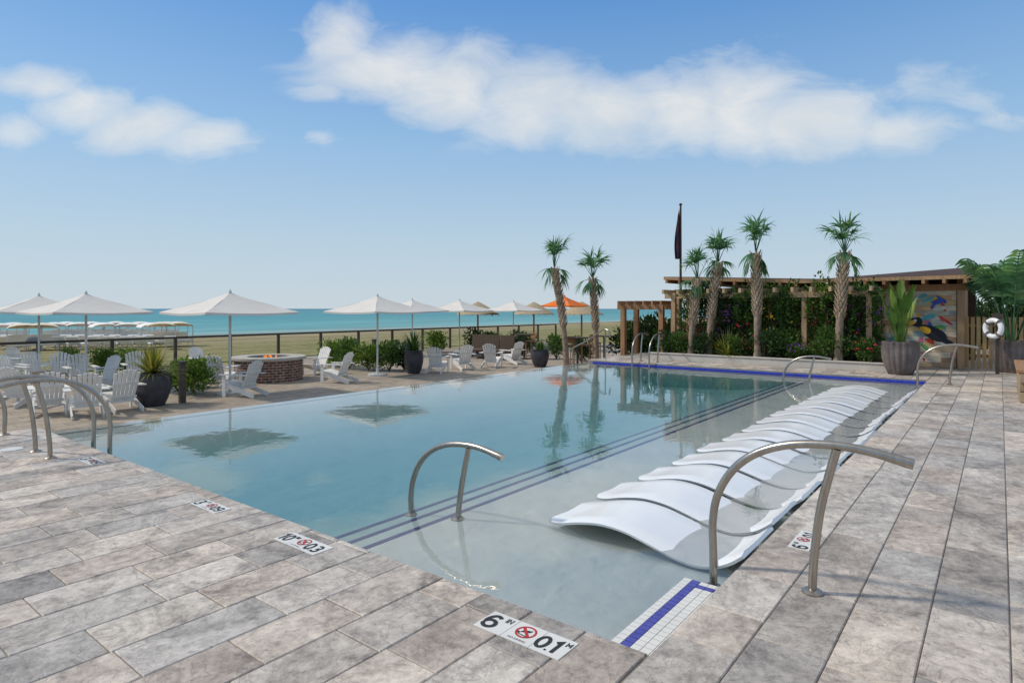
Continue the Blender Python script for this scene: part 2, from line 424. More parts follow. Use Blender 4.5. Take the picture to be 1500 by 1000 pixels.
for i in range(nx):
    for j in range(ny):
        mb.cm=1 if (j==3 or i==nx-2) and j<=3 else 0
        mb.box((.035+i*.0495,.032+j*.0525,-.0755),(.045,.048,.006))
mb.build('mosaic',[tilewhite,stepblue],st)
# ------------------------------------------------------------ handrails
ARC=[(0,-.13),(0,.08),(-.004,.28),(.03,.46),(.12,.62),(.25,.735),(.42,.81),(.62,.842),(.82,.838),(1.05,.795)]
LEG=[(.566,.0),(.575,.2),(.612,.5),(.69,.825)]
def rail(name,label,loc,rz,shift=0,f1=-.13,f2=0,group=None):
    t=thing(name,label,'handrail',loc,rz,group)
    P=[(d,0,z+shift) for d,z in ARC if z+shift>f1+.02]; P=[(0,0,f1)]+P
    P=cat_rom(P,6); n=len(P)
    mb=MB(); mb.tube(P,[.0245]*(n-4)+[.026,.028,.029,.027],12); a=mb.build('arched_rail',steel,t,60)
    Q=[(d,0,z+shift) for d,z in LEG if z+shift>f2+.02]; Q=[(.566,0,f2)]+Q
    mb=MB(); mb.tube(cat_rom(Q,6),.0235,12); b=mb.build('support_leg',steel,t,60)
    for dx,z,pr in ((0,f1,a),(.566,f2,b)):
        mb=MB(); mb.lathe([(.058,0),(.058,.008),(.04,.02),(.028,.024)],20,(dx,0,z+.001)); mb.build('flange',steel,pr,40)
    return t
grp='steel figure four handrails around the pool'
rail('pool_handrail','steel handrail over the right coping, nearest, beside the white mosaic step',(3.81,1.40,0),rad(-90),group=grp)
rail('pool_handrail','steel handrail standing in the shallow water beside the near end of the blue step lines',(3.82,4.14,0),rad(-90),-.37,SZ[1],SZ[0],grp)
rail('pool_handrail','left entry steel handrail at the near deck, closer to the camera of the pair',(2.76,8.0,0),rad(180),group=grp)
rail('pool_handrail','left entry steel handrail at the near deck, farther one of the pair',(2.76,8.5,0),rad(180),group=grp)
rail('pool_handrail','steel handrail at the far left end of the near deck by the frame edge',(2.24,9.93,0),rad(180),group=grp,f1=0)
rail('pool_handrail','steel handrail in the water at the far end of the blue step lines',(15.95,4.14,0),rad(-90),-.37,SZ[1],SZ[0],grp)
rail('pool_handrail','steel handrail over the right coping, far one in front of the ribbed planter',(15.95,1.40,0),rad(-90),group=grp)
rail('pool_handrail','far edge steel handrail, left one of the pair',(16.75,8.6,0),0,group=grp)
rail('pool_handrail','far edge steel handrail, right one of the pair',(16.75,8.05,0),0,group=grp)
# ------------------------------------------------------------ depth markers
def arc(cx,cy,rx,ry,a0,a1,n=14): return [(cx+rx*math.cos(rad(a0+(a1-a0)*i/n)),cy+ry*math.sin(rad(a0+(a1-a0)*i/n))) for i in range(n+1)]
SIX=arc(.02,0,.27,.43,48,180,8)+arc(0,-.17,.25,.25,185,-165,20)
GLY={'0':(.66,[(arc(0,0,.23,.42,90,432,22),True)]),'1':(.42,[([(-.14,.27),(.05,.42),(.05,-.49)],False)]),'3':(.62,[(arc(-.02,.2,.21,.22,150,-80,10)+arc(-.02,-.2,.24,.23,80,-150,12),False)]),
 '6':(.64,[(SIX,False)]),'9':(.64,[([(-x,-y) for x,y in SIX],False)]),'I':(.28,[([(0,.49),(0,-.49)],False)]),'N':(.7,[([(-.23,-.49),(-.23,.42),(.23,-.42),(.23,.49)],False)]),
 'F':(.56,[([(.22,.42),(-.18,.42),(-.18,-.49)],False),([(-.10,.02),(.14,.02)],False)]),'T':(.6,[([(-.26,.42),(.26,.42)],False),([(0,.34),(0,-.49)],False)]),
 'M':(.84,[([(-.3,-.49),(-.3,.42),(0,-.15),(.3,.42),(.3,-.49)],False)]),'.':(.10,[([(0,-.49),(0,-.39)],False)]),'"':(.36,[([(-.09,.49),(-.09,.22)],False),([(.09,.49),(.09,.22)],False)])}
def glyphs(name,s,size,x,y,z,parent,bold=.17):
    W=sum(GLY[c][0] for c in s); mb=MB(); cx=-W/2
    for c in s:
        w,st_=GLY[c]
        for P,cl in st_: mb.ribbon([((cx+w/2+px)*size+x,py*size+y) for px,py in P],(.10 if c=='.' else bold)*size,z,cl)
        cx+=w
    return mb.build(name,black,parent)
TX={}
def caption(s,size,x,y,z,parent):
    if s not in TX:
        cu=bpy.data.curves.new('t','FONT'); cu.body=s; cu.size=size; cu.align_x='CENTER'; cu.align_y='CENTER'
        o=bpy.data.objects.new('t',cu); C.objects.link(o); bpy.context.view_layer.update()
        me=bpy.data.meshes.new_from_object(o.evaluated_get(bpy.context.evaluated_depsgraph_get())); bpy.data.objects.remove(o)
        me.materials.clear(); me.materials.append(black); TX[s]=me
    o=bpy.data.objects.new('caption',TX[s]); C.objects.link(o); o.parent=parent; o.location=(x,y,z)
def disc_ring(mb,cx,cy,r0,r1,z,n=28):
    for k in range(n):
        a=2*math.pi*k/n;b=2*math.pi*(k+1)/n
        mb.face([(cx+r0*math.cos(a),cy+r0*math.sin(a),z),(cx+r1*math.cos(a),cy+r1*math.sin(a),z),(cx+r1*math.cos(b),cy+r1*math.sin(b),z),(cx+r0*math.cos(b),cy+r0*math.sin(b),z)])
def marker(label,loc,rz,a,au,b,bu,s=1.):
    t=thing('depth_marker',label,'depth marker',loc,rz,'pool depth markers set in the coping'); t.scale=(s,s,1)
    tl=[]
    for i in (-1,0,1):
        mb=MB(); mb.box((i*.186,0,.003),(.182,.19,.005)); tl.append(mb.build('tile',tilewhite,t))
    two=len(a)>1
    glyphs('number',a,.125 if two else .145,-.19 if two else -.218,-.005,.0070,tl[0])
    if au: glyphs('unit',au,.045,-.135,.05,.0070,tl[0])
    glyphs('number',b,.125,.158,-.006,.0070,tl[2])
    if bu: glyphs('unit',bu,.040,.254,.045,.0070,tl[2],.2)
    mb=MB(); disc_ring(mb,0,.015,.048,.060,.0070)
    d=.036
    mb.face([(-d-.006,.015+d-.006,.0074),(d-.006,.015-d-.006,.0074),(d+.006,.015-d+.006,.0074),(-d+.006,.015+d+.006,.0074)])
    mb.build('prohibition_ring',redprint,tl[1])
    mb=MB()
    mb.face([(-.03,.0,.0067),(.02,.02,.0067),(.03,.045,.0067),(-.02,.028,.0067)]); mb.face([(-.038+.012*math.cos(k),-.004+.010*math.sin(k),.0068) for k in [i*.7 for i in range(9)]])
    mb.face([(-.03,-.02,.0067),(.03,-.026,.0067),(.03,-.018,.0067),(-.03,-.014,.0067)])
    mb.build('diver_figure',black,tl[1])
    caption('NO DIVING',.022,0,-.072,.0070,tl[1])
marker('white depth marker reading 6 IN and 0.1 M on the near coping',(2.445,1.84,0),rad(-90),'6','IN','0.1','M',.93)
marker('white depth marker reading 10 inches and 0.3 beside the blue step lines',(2.46,3.74,0),rad(-90),'10"','','0.3','',.84)
marker('white depth marker reading 3 FT in the middle of the near coping',(2.46,5.03,0),rad(-90),"3",'FT','0.9','',.72)
marker('white depth marker on the near coping below the left entry handrails',(2.42,7.5,0),rad(-90),"3",'FT','0.9','M',.72)
marker('white depth marker on the right coping behind the near handrail',(4.63,1.06,0),0,'6','IN','0.1','',.70)
for i,px in enumerate((938,995,1068,1123,1196,1262)):
    k=(px-750)/F; Y=17.08/(RT[0]*k+FW[0]); y=RT[1]*k*Y+FW[1]*Y
    marker('small white depth marker on the far coping, %s from the left'%ORD[i],(17.05,y,0),rad(90),'3','FT','0.9','M',.8)
mb=MB(); mb.lathe([(.11,0),(.11,.004),(.10,.006)],28,(0,0,.002)); o=mb.build('skimmer_lid',tilewhite,None,40); o.location=(*gp(17,658),0); tag(o,'round white skimmer lid in the paving at the left frame edge','drain cover')
# ------------------------------------------------------------ in-pool loungers
prof=[(2.84,-.082),(2.70,-.058),(2.54,-.018),(2.34,.012),(2.14,.0),(1.95,-.045),(1.78,-.092),(1.62,-.112),(1.49,-.088),(1.39,-.04),(1.31,.022)]
pc=cat_rom([(0,y-2.05,z+.16) for y,z in prof],5)
mb=MB(); W=.35; nw=8; n=len(pc)
ring=[]
for i,p in enumerate(pc):
    f=i/(n-1); w=W*(1-.16*max(0,(.14-f)/.14)**2-.01*max(0,(f-.92)/.08))
    T=(pc[min(i+1,n-1)]-pc[max(i-1,0)]).normalized(); N=Vector((0,-T.z,T.y))
    if N.z<0: N=-N
    th=.026
    row=[]
    for j in range(nw+1):
        u=-1+2*j/nw; cr=.012*u*u-.018*(abs(u)>.99)
        row.append(p+Vector((u*w,0,0))+N*cr)
    for j in range(nw,-1,-1):
        u=-1+2*j/nw
        row.append(p+Vector((u*(w-.012),0,0))-N*th)
    ring.append(row)
L=len(ring[0]); mb.v=[tuple(q) for r in ring for q in r]
for i in range(n-1):
    for k in range(L):
        k2=(k+1)%L; mb._f((i*L+k,(i+1)*L+k,(i+1)*L+k2,i*L+k2))
mb._f(tuple(range(L))); mb._f(tuple((n-1)*L+k for k in reversed(range(L))))
lo=mb.build('pool_lounger',white_plastic,None,50)
tag(lo,'','lounger','white moulded loungers in a row on the shallow pool shelf')
pl=Placer(lo)
for i in range(14):
    x=4.04+.345+i*.765
    lab=('white moulded pool lounger nearest the camera, beside the mosaic step' if i==0 else 'white moulded pool lounger at the far end of the row' if i==13 else '%s white moulded pool lounger counting back from the mosaic step'%ORD[i])
    pl.put((x,2.05+R.uniform(-.03,.03),-.16),rad(R.uniform(-.8,.8)),lab)
# ------------------------------------------------------------ umbrellas
def umbrella(name,cm,hw,zp,ze,poler=.03,shade_mat=None):
    t=thing(name,'','umbrella')
    mb=MB(); c=[(hw,hw),(-hw,hw),(-hw,-hw),(hw,-hw)]
    def pt(a,f):
        i=int(a)%4; g=a-int(a); p=c[i]; q=c[(i+1)%4]
        x=p[0]+(q[0]-p[0])*g; y=p[1]+(q[1]-p[1])*g
        sag=.10*4*g*(1-g)*f*f
        inn=1-.035*4*g*(1-g)*f
        return (x*f*inn,y*f*inn,zp-(zp-ze)*(f**.92)-sag*.35-.02*math.sin(math.pi*f))
    mb.grid(lambda u,v: pt(min(u*4,3.9999) if u<1 else 0.0,.03+.97*v),32,8)
    cn=mb.build('canopy',cm,t,35)
    if shade_mat:  # added dark sheet under the canopy, deepens its reflection in the pool
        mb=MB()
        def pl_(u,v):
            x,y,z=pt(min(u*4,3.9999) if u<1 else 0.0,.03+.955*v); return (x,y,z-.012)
        mb.grid(pl_,32,8); mb.build('underside_shade',shade_mat,cn,35)
    mb=MB()
    for k in range(4):
        for s in range(8):
            A=pt(k+s/8+1e-6,1.);B=pt(k+min((s+1)/8,.99999),1.)
            mb.face([A,B,(B[0],B[1],B[2]-.05),(A[0],A[1],A[2]-.05)])
    mb.build('hem',cm,cn)
    for a in range(8):
        A=pt(a*.5+1e-6,.97); mb=MB(); mb.bar((0,0,zp-.05),(A[0],A[1],A[2]-.03),.018,.022); mb.build('rib',polemat,cn)
    mb=MB(); mb.tube([(0,0,.03),(0,0,zp-.01)],poler,12); pm=mb.build('pole',polemat,t,40)
    mb=MB(); mb.lathe([(.035,0),(.04,.02),(.025,.05),(.008,.09)],12,(0,0,zp-.01)); mb.build('finial',cm,pm,40)
    mb=MB(); mb.lathe([(.30,0),(.30,.05),(.27,.07),(.05,.08),(.045,.22)],24); mb.build('base',polemat,t,40)
    return t
PZ=-.5
U=Placer(umbrella('patio_umbrella',canvas,1.16,2.5,2.02,.03,underside_shade))
ug='white patio umbrellas on the lower terrace'
for px,Y,rz,l in ((337,15.3,0,'white square umbrella left of the brick fire pit, above its chairs'),(126,16.4,4,'white square umbrella above the leftmost group of white chairs'),(57,18.6,-6,'white square umbrella cut by the left frame edge'),(553,19.6,3,'white square umbrella above the hedge right of the fire pit'),(604,28.,0,'small white square umbrella half hidden behind its larger neighbour'),(673,29.5,5,'white square umbrella above the middle group of white chairs'),(752,34.,0,'white square umbrella farthest right of the white ones')):
    U.put((*at(px,Y),PZ),rad(rz),l,ug)
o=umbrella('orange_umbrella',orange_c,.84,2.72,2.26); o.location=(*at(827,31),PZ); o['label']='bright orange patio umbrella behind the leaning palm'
def thatch_umb():
    t=thing('thatched_umbrella','','umbrella',group='tan umbrellas behind the far patio')
    mb=MB()
    rr=random.Random(4)
    mb.lathe([(.03,2.65),(.35,2.48),(.75,2.24),(1.15,1.98),(1.2,1.92)],28,rib=.04,nr=28,caps=False)
    for k in range(240):
        a=rr.random()*6.283; r=rr.uniform(.3,1.15); z=2.62-.57*r+.02
        d=Vector((math.cos(a),math.sin(a),-.7)); mb.blade((r*math.cos(a),r*math.sin(a),z),d,.3,.035,.3,2)
    mb.build('thatch_roof',thatch,t)
    mb=MB(); mb.tube([(0,0,0),(0,0,2.55)],.05,8); mb.build('pole',wood,t)
    return t
T=Placer(thatch_umb())
for px,Y,l in ((700,35,'tan umbrella under the right edge of a white umbrella'),(782,37,'small tan umbrella left of the orange umbrella'),(852,35,'tan umbrella right of the orange umbrella')):
    T.put((*at(px,Y),PZ-.15),R.random()*6,l)
# ------------------------------------------------------------ adirondack chairs
def adirondack():
    t=thing('adirondack_chair','','chair',group='white adirondack chairs on the lower terrace')
    mb=MB()
    for i in range(7):
        f=i/6; x=.42-.52*f; z=.37-.15*f+.02*math.sin(f*3.1)
        mb.box((x,0,z),(.070,.53,.02),Matrix.Rotation(-.28,3,'Y'))
    mb.build('seat',white_paint,t)
    mb=MB()
    for i in range(6):
        y=-.2+.08*i; Ltop=.80-.9*(y*y)*2.2
        p=Vector((-.09,y*.88,.20)); d=Vector((-.40,y*.35,.92)).normalized()
        sd=Vector((0,1,0)); nn=d.cross(sd).normalized()
        mb.box(p+d*Ltop/2,(.018,.068,Ltop),Matrix((nn,sd,d)).transposed())
    for f in (.12,.55):
        mb.box((-.115-.33*f,0,.22+.74*f),(.02,.5,.06),Matrix.Rotation(-.4,3,'Y'))
    mb.build('backrest',white_paint,t)
    for s in (-1,1):
        mb=MB(); mb.box((.06,s*.33,.575),(.80,.13,.022)); mb.build('armrest',white_paint,t)
        mb=MB(); mb.box((.38,s*.30,.282),(.10,.025,.56)); mb.build('leg',white_paint,t)
        mb=MB(); mb.bar((.44,s*.27,.33),(-.52,s*.27,.045),.025,.11); mb.build('leg',white_paint,t)
    return t
A=Placer(adirondack())
pit=(*at(394,18.4),PZ); low=(*at(105,15.2),PZ)
def chair(px,py,tgt,l,da=0):
    x,y=at(px,1915./(py-452))
    A.put((x,y,PZ),math.atan2(tgt[1]-y,tgt[0]-x)+rad(da),l,None,.93)
chair(178,601,low,'white slatted chair beside the dark round planter, rightmost of the left group',0)
chair(126,609,low,'white slatted chair nearest the left entry handrails',0)
chair(72,606,low,'white slatted chair seen between the left handrails',10)
chair(28,594,low,'white slatted chair close to the left frame edge',0)
chair(150,570,low,'white slatted chair behind the left group in front of the green bushes',-15)
chair(118,566,low,'white slatted chair in the back of the left group, left of its twin',15)
chair(10,568,low,'white slatted chair cut by the left frame edge',0)
chair(86,562,low,'white slatted chair in the back row under the left umbrella',-10)
chair(52,560,low,'white slatted chair in the back row near the left umbrella pole',10)
chair(200,560,low,'white slatted chair behind the dark round planter',40)
chair(30,548,low,'white slatted chair farthest back at the left frame edge',30)
chair(358,580,pit,'white slatted chair in front of the fire pit, left of centre',60)
chair(322,566,pit,'white slatted chair left of the fire pit beside the umbrella pole',20)
chair(296,548,pit,'white slatted chair behind and left of the fire pit',0)
chair(496,560,pit,'white slatted chair right of the fire pit, nearer one',0)
chair(465,548,pit,'white slatted chair right of the fire pit, farther one',0)
mid=(*at(690,25.5),PZ)
chair(640,546,mid,'leftmost white slatted chair of the middle group near the tall dark planter',0)
chair(678,541,mid,'second white slatted chair of the middle group from the left',30)
chair(720,538,mid,'third white slatted chair of the middle group from the left',-30)
chair(752,533,mid,'rightmost white slatted chair of the middle group',0)
# fire pit
fp=thing('fire_pit','round brick fire pit with pale stone cap and a small fire','fire pit',pit)
mb=MB(); mb.lathe([(.95,0),(.95,.62)],48,caps=False); mb.build('brick_ring',brickmat(),fp,40)
mb=MB(); mb.lathe([(.60,.62),(1.04,.62),(1.05,.63),(1.05,.69),(1.04,.70),(.60,.70),(.60,.62)],48,caps=False); mb.build('stone_cap',M('cap_stone',(.50,.46,.40),(.40,.37,.32),5,.7,0,.2,30),fp,30)
mb=MB(); mb.lathe([(.6,.60),(.3,.66),(.01,.68)],24,caps=False); fb_=mb.build('fire_bed',wooddark,fp)
m,t,out=newmat('flame'); em=t.n('ShaderNodeEmission'); em.inputs[0].default_value=(1,.33,.07,1); em.inputs[1].default_value=.9; t.l(em.outputs[0],out.inputs[0])
mb=MB()
for k in range(9):
    a=k*.9; r=.05+.026*k; mb.lathe([(.02,0),(.03,.03),(.02,.05),(.003,.07+.04*R.random())],7,(r*math.cos(a),r*math.sin(a),.65))
mb.build('flame',m,fb_,60)
# ------------------------------------------------------------ plants
def rnd_dir(rr):
    z=rr.uniform(-1,1);a=rr.random()*6.283;s=math.sqrt(1-z*z); return Vector((s*math.cos(a),s*math.sin(a),z))
def foliage(mb,n,c,r,size,rr,k=9,box=False):
    cl=[]
    for i in range(k):
        if box: d=Vector((rr.uniform(-1,1),rr.uniform(-1,1),rr.uniform(-1,1)))
        else: d=rnd_dir(rr)*rr.random()**.4
        cl.append(Vector((c[0]+d.x*r[0]*.75,c[1]+d.y*r[1]*.75,c[2]+d.z*r[2]*.75)))
    for i in range(n):
        q=rr.choice(cl); d=rnd_dir(rr); rad_=rr.random()**.45*.5
        p=q+Vector((d.x*r[0],d.y*r[1],d.z*r[2]))*rad_
        ld=(d+Vector((0,0,.5))+rnd_dir(rr)*.6)
        s=size*rr.uniform(.6,1.3); mb.leaf(p,ld,s,s*.5,rnd_dir(rr))
def shrub(name,lm,h,w,n,size,seed,cat='shrub',flower=None):
    rr=random.Random(seed); t=thing(name,'',cat)
    mb=MB(); foliage(mb,n,(0,0,h*.55),(w,w,h*.5),size,rr,14); f=mb.build('foliage',lm,t)
    mb=MB()
    for i in range(7):
        a=rr.random()*6.283; mb.tube([(0,0,0),(math.cos(a)*w*.3,math.sin(a)*w*.3,h*.35),(math.cos(a)*w*.55,math.sin(a)*w*.55,h*.7)],[.018,.012,.006],5)
    mb.build('stem',stem_m,t)
    if flower:
        mb=MB()
        for i in range(28):
            d=rnd_dir(rr); d.z=abs(d.z); p=Vector((d.x*w*1.0,d.y*w*1.0,h*.55+d.z*h*.48)); s=.055
            for j in range(4): mb.leaf(p,rnd_dir(rr),s,s*.7,rnd_dir(rr))
        mb.build('blossoms',flower,f)
    return t
sA=Placer(shrub('shrub',leaf_b,1.0,.62,1500,.11,1)); sB=Placer(shrub('shrub',leaf_a,.95,.6,1500,.10,2)); sD=Placer(shrub('shrub',leaf_d,1.1,.65,1500,.12,3))
fy=M('yellow_flower',(.7,.5,.03),(.75,.35,.02),4,.6); fr_=M('red_flower',(.65,.03,.03),(.55,.02,.10),4,.6); fv=M('violet_flower',(.22,.05,.40),(.32,.08,.5),4,.6)
sF=Placer(shrub('flowering_shrub',leaf_a,.75,.5,1000,.09,5,flower=fr_)); sG=Placer(shrub('flowering_shrub',leaf_b,.75,.5,1000,.09,6,flower=fy)); sV=Placer(shrub('flowering_shrub',leaf_a,.75,.5,1000,.09,7,flower=fv))
hg='green shrubs planted on the lower terrace'
for P_,px,Y,sc,l in ((sA,285,15.2,.95,'bright green shrub right of the dark bollard'),(sB,262,15.6,.8,'green shrub behind the dark bollard, left of the brighter one'),(sA,155,19.6,.9,'bright green shrub behind the left chairs'),(sA,190,20.0,.85,'bright green shrub right of the one behind the left chairs'),(sB,300,17.6,.7,'low green shrub left of the fire pit chairs'),
  (sB,100,20.5,.8,'green shrub behind the left umbrella pole'),(sA,488,22.6,1.0,'bright green shrub at the left end of the terrace hedge'),(sB,512,21.8,1.05,'green shrub second in the terrace hedge'),(sA,540,21.2,.95,'bright green shrub just left of the middle umbrella pole'),(sB,570,21.0,1.0,'green shrub just right of the middle umbrella pole'),(sD,592,21.4,.9,'dark shrub at the right end of the terrace hedge'),
  (sA,640,30,1.1,'bright shrub behind the middle chairs at the fence'),(sD,700,29,1.05,'dark shrub behind the brown loungers'),(sB,725,28.5,1.0,'green shrub right behind the brown loungers'),(sD,765,28,1.0,'dark shrub behind the round dark planter'),(sB,815,26,1.0,'green shrub at the foot of the leaning palm'),(sD,850,25,.9,'dark shrub between the two left palms')):
    P_.put((*at(px,Y),PZ),R.random()*6,l,hg,sc)
mb=MB(); mb.box((19.3,5.45,.08),(2.2,6.2,.18)); struct(mb.build('planting_bed',soil))
w=MB(); w.box((18.17,5.45,.10),(.14,6.5,.20)); w.box((18.17,5.45,.215),(.20,6.56,.03))
tag(w.build('planter_wall',whitewall,None,bevel=.008),'low pale rendered planter wall behind the far pool edge','wall')
gl='shrubs in the bed under the pergola'
seq=[sF,sD,sB,sF,sV,sB,sD,sF,sB,sG,sD,sF,sB,sD]
for k,P_ in enumerate(seq):
    P_.put((18.58+.22*(k%2),2.75+k*.43,.15),R.random()*6,'%s plant from the right in the bed behind the pale wall'%ORD[k],gl,R.uniform(.6,.95))
# palms
def fan_frond(mb,p,d,L1,L2,rr,nl=11,spread=46):
    d=d.normalized(); sd=d.cross(Vector((0,0,1)))
    if sd.length<.05: sd=Vector((1,0,0))
    sd.normalize(); up=sd.cross(d)
    q=Vector(p); dd=d.copy(); pts=[q.copy()]
    for k in range(4):
        dd=(dd+Vector((0,0,-.05))).normalized(); q=q+dd*L1/4; pts.append(q.copy())
    mb.tube(pts,[.014,.012,.010,.008,.007],4,False)
    for k in range(nl):
        a=rad(-spread+2*spread*k/(nl-1)); ld=dd*math.cos(a)+sd*math.sin(a)+up*.12*rr.uniform(-1,2)
        LL=L2*(.62+.38*math.cos(a))*rr.uniform(.8,1.15)
        mb.blade(q,ld,LL,.045,1.0+rr.random()*1.3,5,side=(up*.6+sd*math.cos(a)-dd*math.sin(a)))
def palm_tree(name,hh,lean,seed,crown=1.):
    rr=random.Random(seed); t=thing(name,'','palm tree')
    def cp(f): return Vector((lean[0]*f**1.6,lean[1]*f**1.6,hh*f))
    mb=MB(); pts=[cp(k/12) for k in range(13)]
    mb.tube(pts,[.105-.012*math.sin(k/12*3)+(.045 if k==0 else 0) for k in range(13)],14); tk=mb.build('trunk',trunk_m,t,60)
    mb=MB(); nb=int(hh*46)
    for k in range(nb):
        f=.42+.58*(k/nb); p=cp(f); a=k*2.39996
        o=Vector((math.cos(a),math.sin(a),0)); r=.085
        sd=Vector((-o.y,o.x,0)); Lb=.13+.07*(f-.4)
        b=p+o*r; tip=b+o*(.05+.03*f)+Vector((0,0,Lb)); w0=.048; w1=.02
        i=len(mb.v)
        mb.v+= [tuple(b-sd*w0),tuple(b+sd*w0),tuple(b+o*.03),tuple(tip-sd*w1),tuple(tip+sd*w1),tuple(tip+o*.02)]
        for q in ((0,2,5,3),(2,1,4,5),(1,0,3,4),(3,5,4)): mb._f(tuple(i+x for x in q))
    mb.build('leaf_boots',boot_m,tk)
    mb=MB(); top=cp(1.)
    for k in range(20):
        a=k*2.39996+rr.uniform(-.3,.3)
        if k<13: el=rad(rr.uniform(60,89)); L1=rr.uniform(.36,.72); L2=rr.uniform(.44,.62)
        else: el=rad(rr.uniform(-60,25)); L1=rr.uniform(.14,.26); L2=rr.uniform(.46,.62)
        d=Vector((math.cos(a)*math.cos(el),math.sin(a)*math.cos(el),math.sin(el)))
        fan_frond(mb,top+Vector((0,0,.05))+d*.05,d,L1*crown,L2*crown,rr)
    mb.build('crown',leaf_p,t)
    return t
def palm_at(px,Y,crown_py,base_z,lpx,seed,label,cr=1.):
    x,y=at(px,Y); x2,y2=at(lpx,Y); zc=H+(HZ-crown_py)*Y/F
    t=palm_tree('palm_tree',zc-base_z,(x2-x,y2-y),seed,cr); t.location=(x,y,base_z); t['label']=label; t['group']='cabbage palms around the far end of the pool'
palm_at(830,21.8,396,PZ,812,21,'leftmost palm leaning left in front of the orange umbrella',1.1)
palm_at(874,22.8,410,PZ,868,22,'short palm second from the left, left of the small pergola',1.1)
palm_at(1012,19.2,412,.1,1022,23,'palm with a low crown beside the flagpole',.9)
palm_at(1038,19.0,388,.1,1052,24,'palm with a crown leaning right behind the low one by the flagpole',.9)
palm_at(1110,18.0,374,.1,1107,25,'tall straight palm in the middle of the pergola',1.0)
palm_at(1228,16.6,374,.1,1237,26,'tall palm in front of the bar roof left of the painted wall',.96)
def pot(t,r,h,m,rib=0,nr=0):
    mb=MB(); mb.lathe([(r*.62,0),(r*.80,h*.2),(r*.97,h*.5),(r,h*.72),(r*.93,h*.93),(r*.97,h*.95),(r*.97,h),(r*.86,h),(r*.84,h*.93)],96 if rib else 32,rib=rib,nr=nr); p=mb.build('pot',m,t,50 if not rib else 70)
    mb=MB(); mb.lathe([(r*.85,h*.93),(r*.4,h*.95),(.01,h*.96)],20,caps=False); mb.build('soil',soil,p)
def spiky(label,loc,r,h,L,lm,n=170,seed=1,m=potdark):
    rr=random.Random(seed); t=thing('potted_plant',label,'potted plant',loc); pot(t,r,h,m)
    mb=MB()
    for k in range(n):
        a=rr.random()*6.283; el=rad(rr.uniform(15,88)); d=Vector((math.cos(a)*math.cos(el),math.sin(a)*math.cos(el),math.sin(el)))
        mb.blade((.1*r*math.cos(a),.1*r*math.sin(a),h*.95),d,L*rr.uniform(.7,1.1),.035,.75,5)
    mb.build('foliage',lm,t); return t
spiky('dark round planter with a yellow green spiky plant on the lower terrace',(*at(223,13.5),PZ),.38,.72,.72,leaf_y,190,2)
spiky('dark planter with a spiky green plant at the hedge end',(*at(606,20.2),PZ),.32,.75,.8,leaf_a,130,3)
spiky('dark planter with low foliage left of the stair railing',(*at(791,22.5),PZ),.33,.62,.45,leaf_a,110,4)
for k,(px,Y,lm,L_) in enumerate(((1066,18.6,leaf_y,.7),(1160,17.9,leaf_b,.65),(1196,17.4,leaf_a,.6))):
    rr=random.Random(60+k); t=thing('grassy_plant','%s grassy arching plant from the left in the pergola bed'%ORD[k],'plant',(*at(px,Y),.15),0,'grassy plants in the pergola bed')
    mb=MB()
    for j in range(100):
        a=rr.random()*6.283; el=rad(rr.uniform(25,88)); d=Vector((math.cos(a)*math.cos(el),math.sin(a)*math.cos(el),math.sin(el)))
        mb.blade((.05*math.cos(a),.05*math.sin(a),0),d,L_*rr.uniform(.8,1.4),.035,.8,5)
    mb.build('foliage',lm,t)
def big_leaf(mb,p,d,L,w,droop,rr):
    d=d.normalized(); sd=d.cross(Vector((0,0,1))); sd.normalize()
    q=Vector(p); dd=d.copy(); b=len(mb.v); n=7
    for i in range(n+1):
        f=i/n; ww=w*math.sin(math.pi*(.06+.94*f)**.8)*.5+.004; up=sd.cross(dd)
        mb.v+= [tuple(q-sd*ww+up*ww*.35),tuple(q),tuple(q+sd*ww+up*ww*.35)]
        dd=(dd+Vector((0,0,-droop/n))).normalized(); q=q+dd*L/n
    for i in range(n):
        mb._f((b+3*i,b+3*i+1,b+3*i+4,b+3*i+3)); mb._f((b+3*i+1,b+3*i+2,b+3*i+5,b+3*i+4))
rr=random.Random(9)
t=thing('potted_plant','ribbed grey planter with a tall broad leaved plant before the painted wall','potted plant',(*at(1319,15.2),0))
pot(t,.40,.80,potgrey,.09,18)
mb=MB()
for k in range(15):
    a=rr.random()*6.283; el=rad(rr.uniform(72,89)); d=Vector((math.cos(a)*math.cos(el),math.sin(a)*math.cos(el),math.sin(el))); L=rr.uniform(.2,1.2)
    p=Vector((.08*math.cos(a),.08*math.sin(a),.75)); q=p+d*L; mb.tube([p,p+d*L*.5,q],[.018,.014,.01],5,False); big_leaf(mb,q,(d+Vector((0,0,.3))),rr.uniform(.5,.75),.17,.7,rr)
mb.build('foliage',leaf_b,t)
t=thing('potted_plant','ribbed grey planter with an arching palm at the right frame edge','potted plant',(*at(1482,15.6),0))
pot(t,.42,.80,potgrey,.09,18)
mb=MB()
for k in range(15):
    a=k*2.4; el=rad(rr.uniform(68,89)); d=Vector((math.cos(a)*math.cos(el),math.sin(a)*math.cos(el),math.sin(el)))
    q=Vector((.07*math.cos(a),.07*math.sin(a),.75)); dd=d.copy(); pts=[q.copy()]; Lf=rr.uniform(1.7,2.5)
    for i in range(14):
        dd=(dd+Vector((0,0,-.24 if i>8 else -.01))).normalized(); q=q+dd*Lf/14; pts.append(q.copy())
        if i>6:
            sd=dd.cross(Vector((0,0,1))).normalized()
            for s in (-1,1):
                for g_ in (0,.5): mb.blade(q-dd*Lf/14*g_,sd*s+dd*.8,.46*math.sin(.5+2.3*((i-6)/8)),.085,1.1,4,side=dd+rnd_dir(rr)*.3)
    mb.tube(pts,.012,4,False)
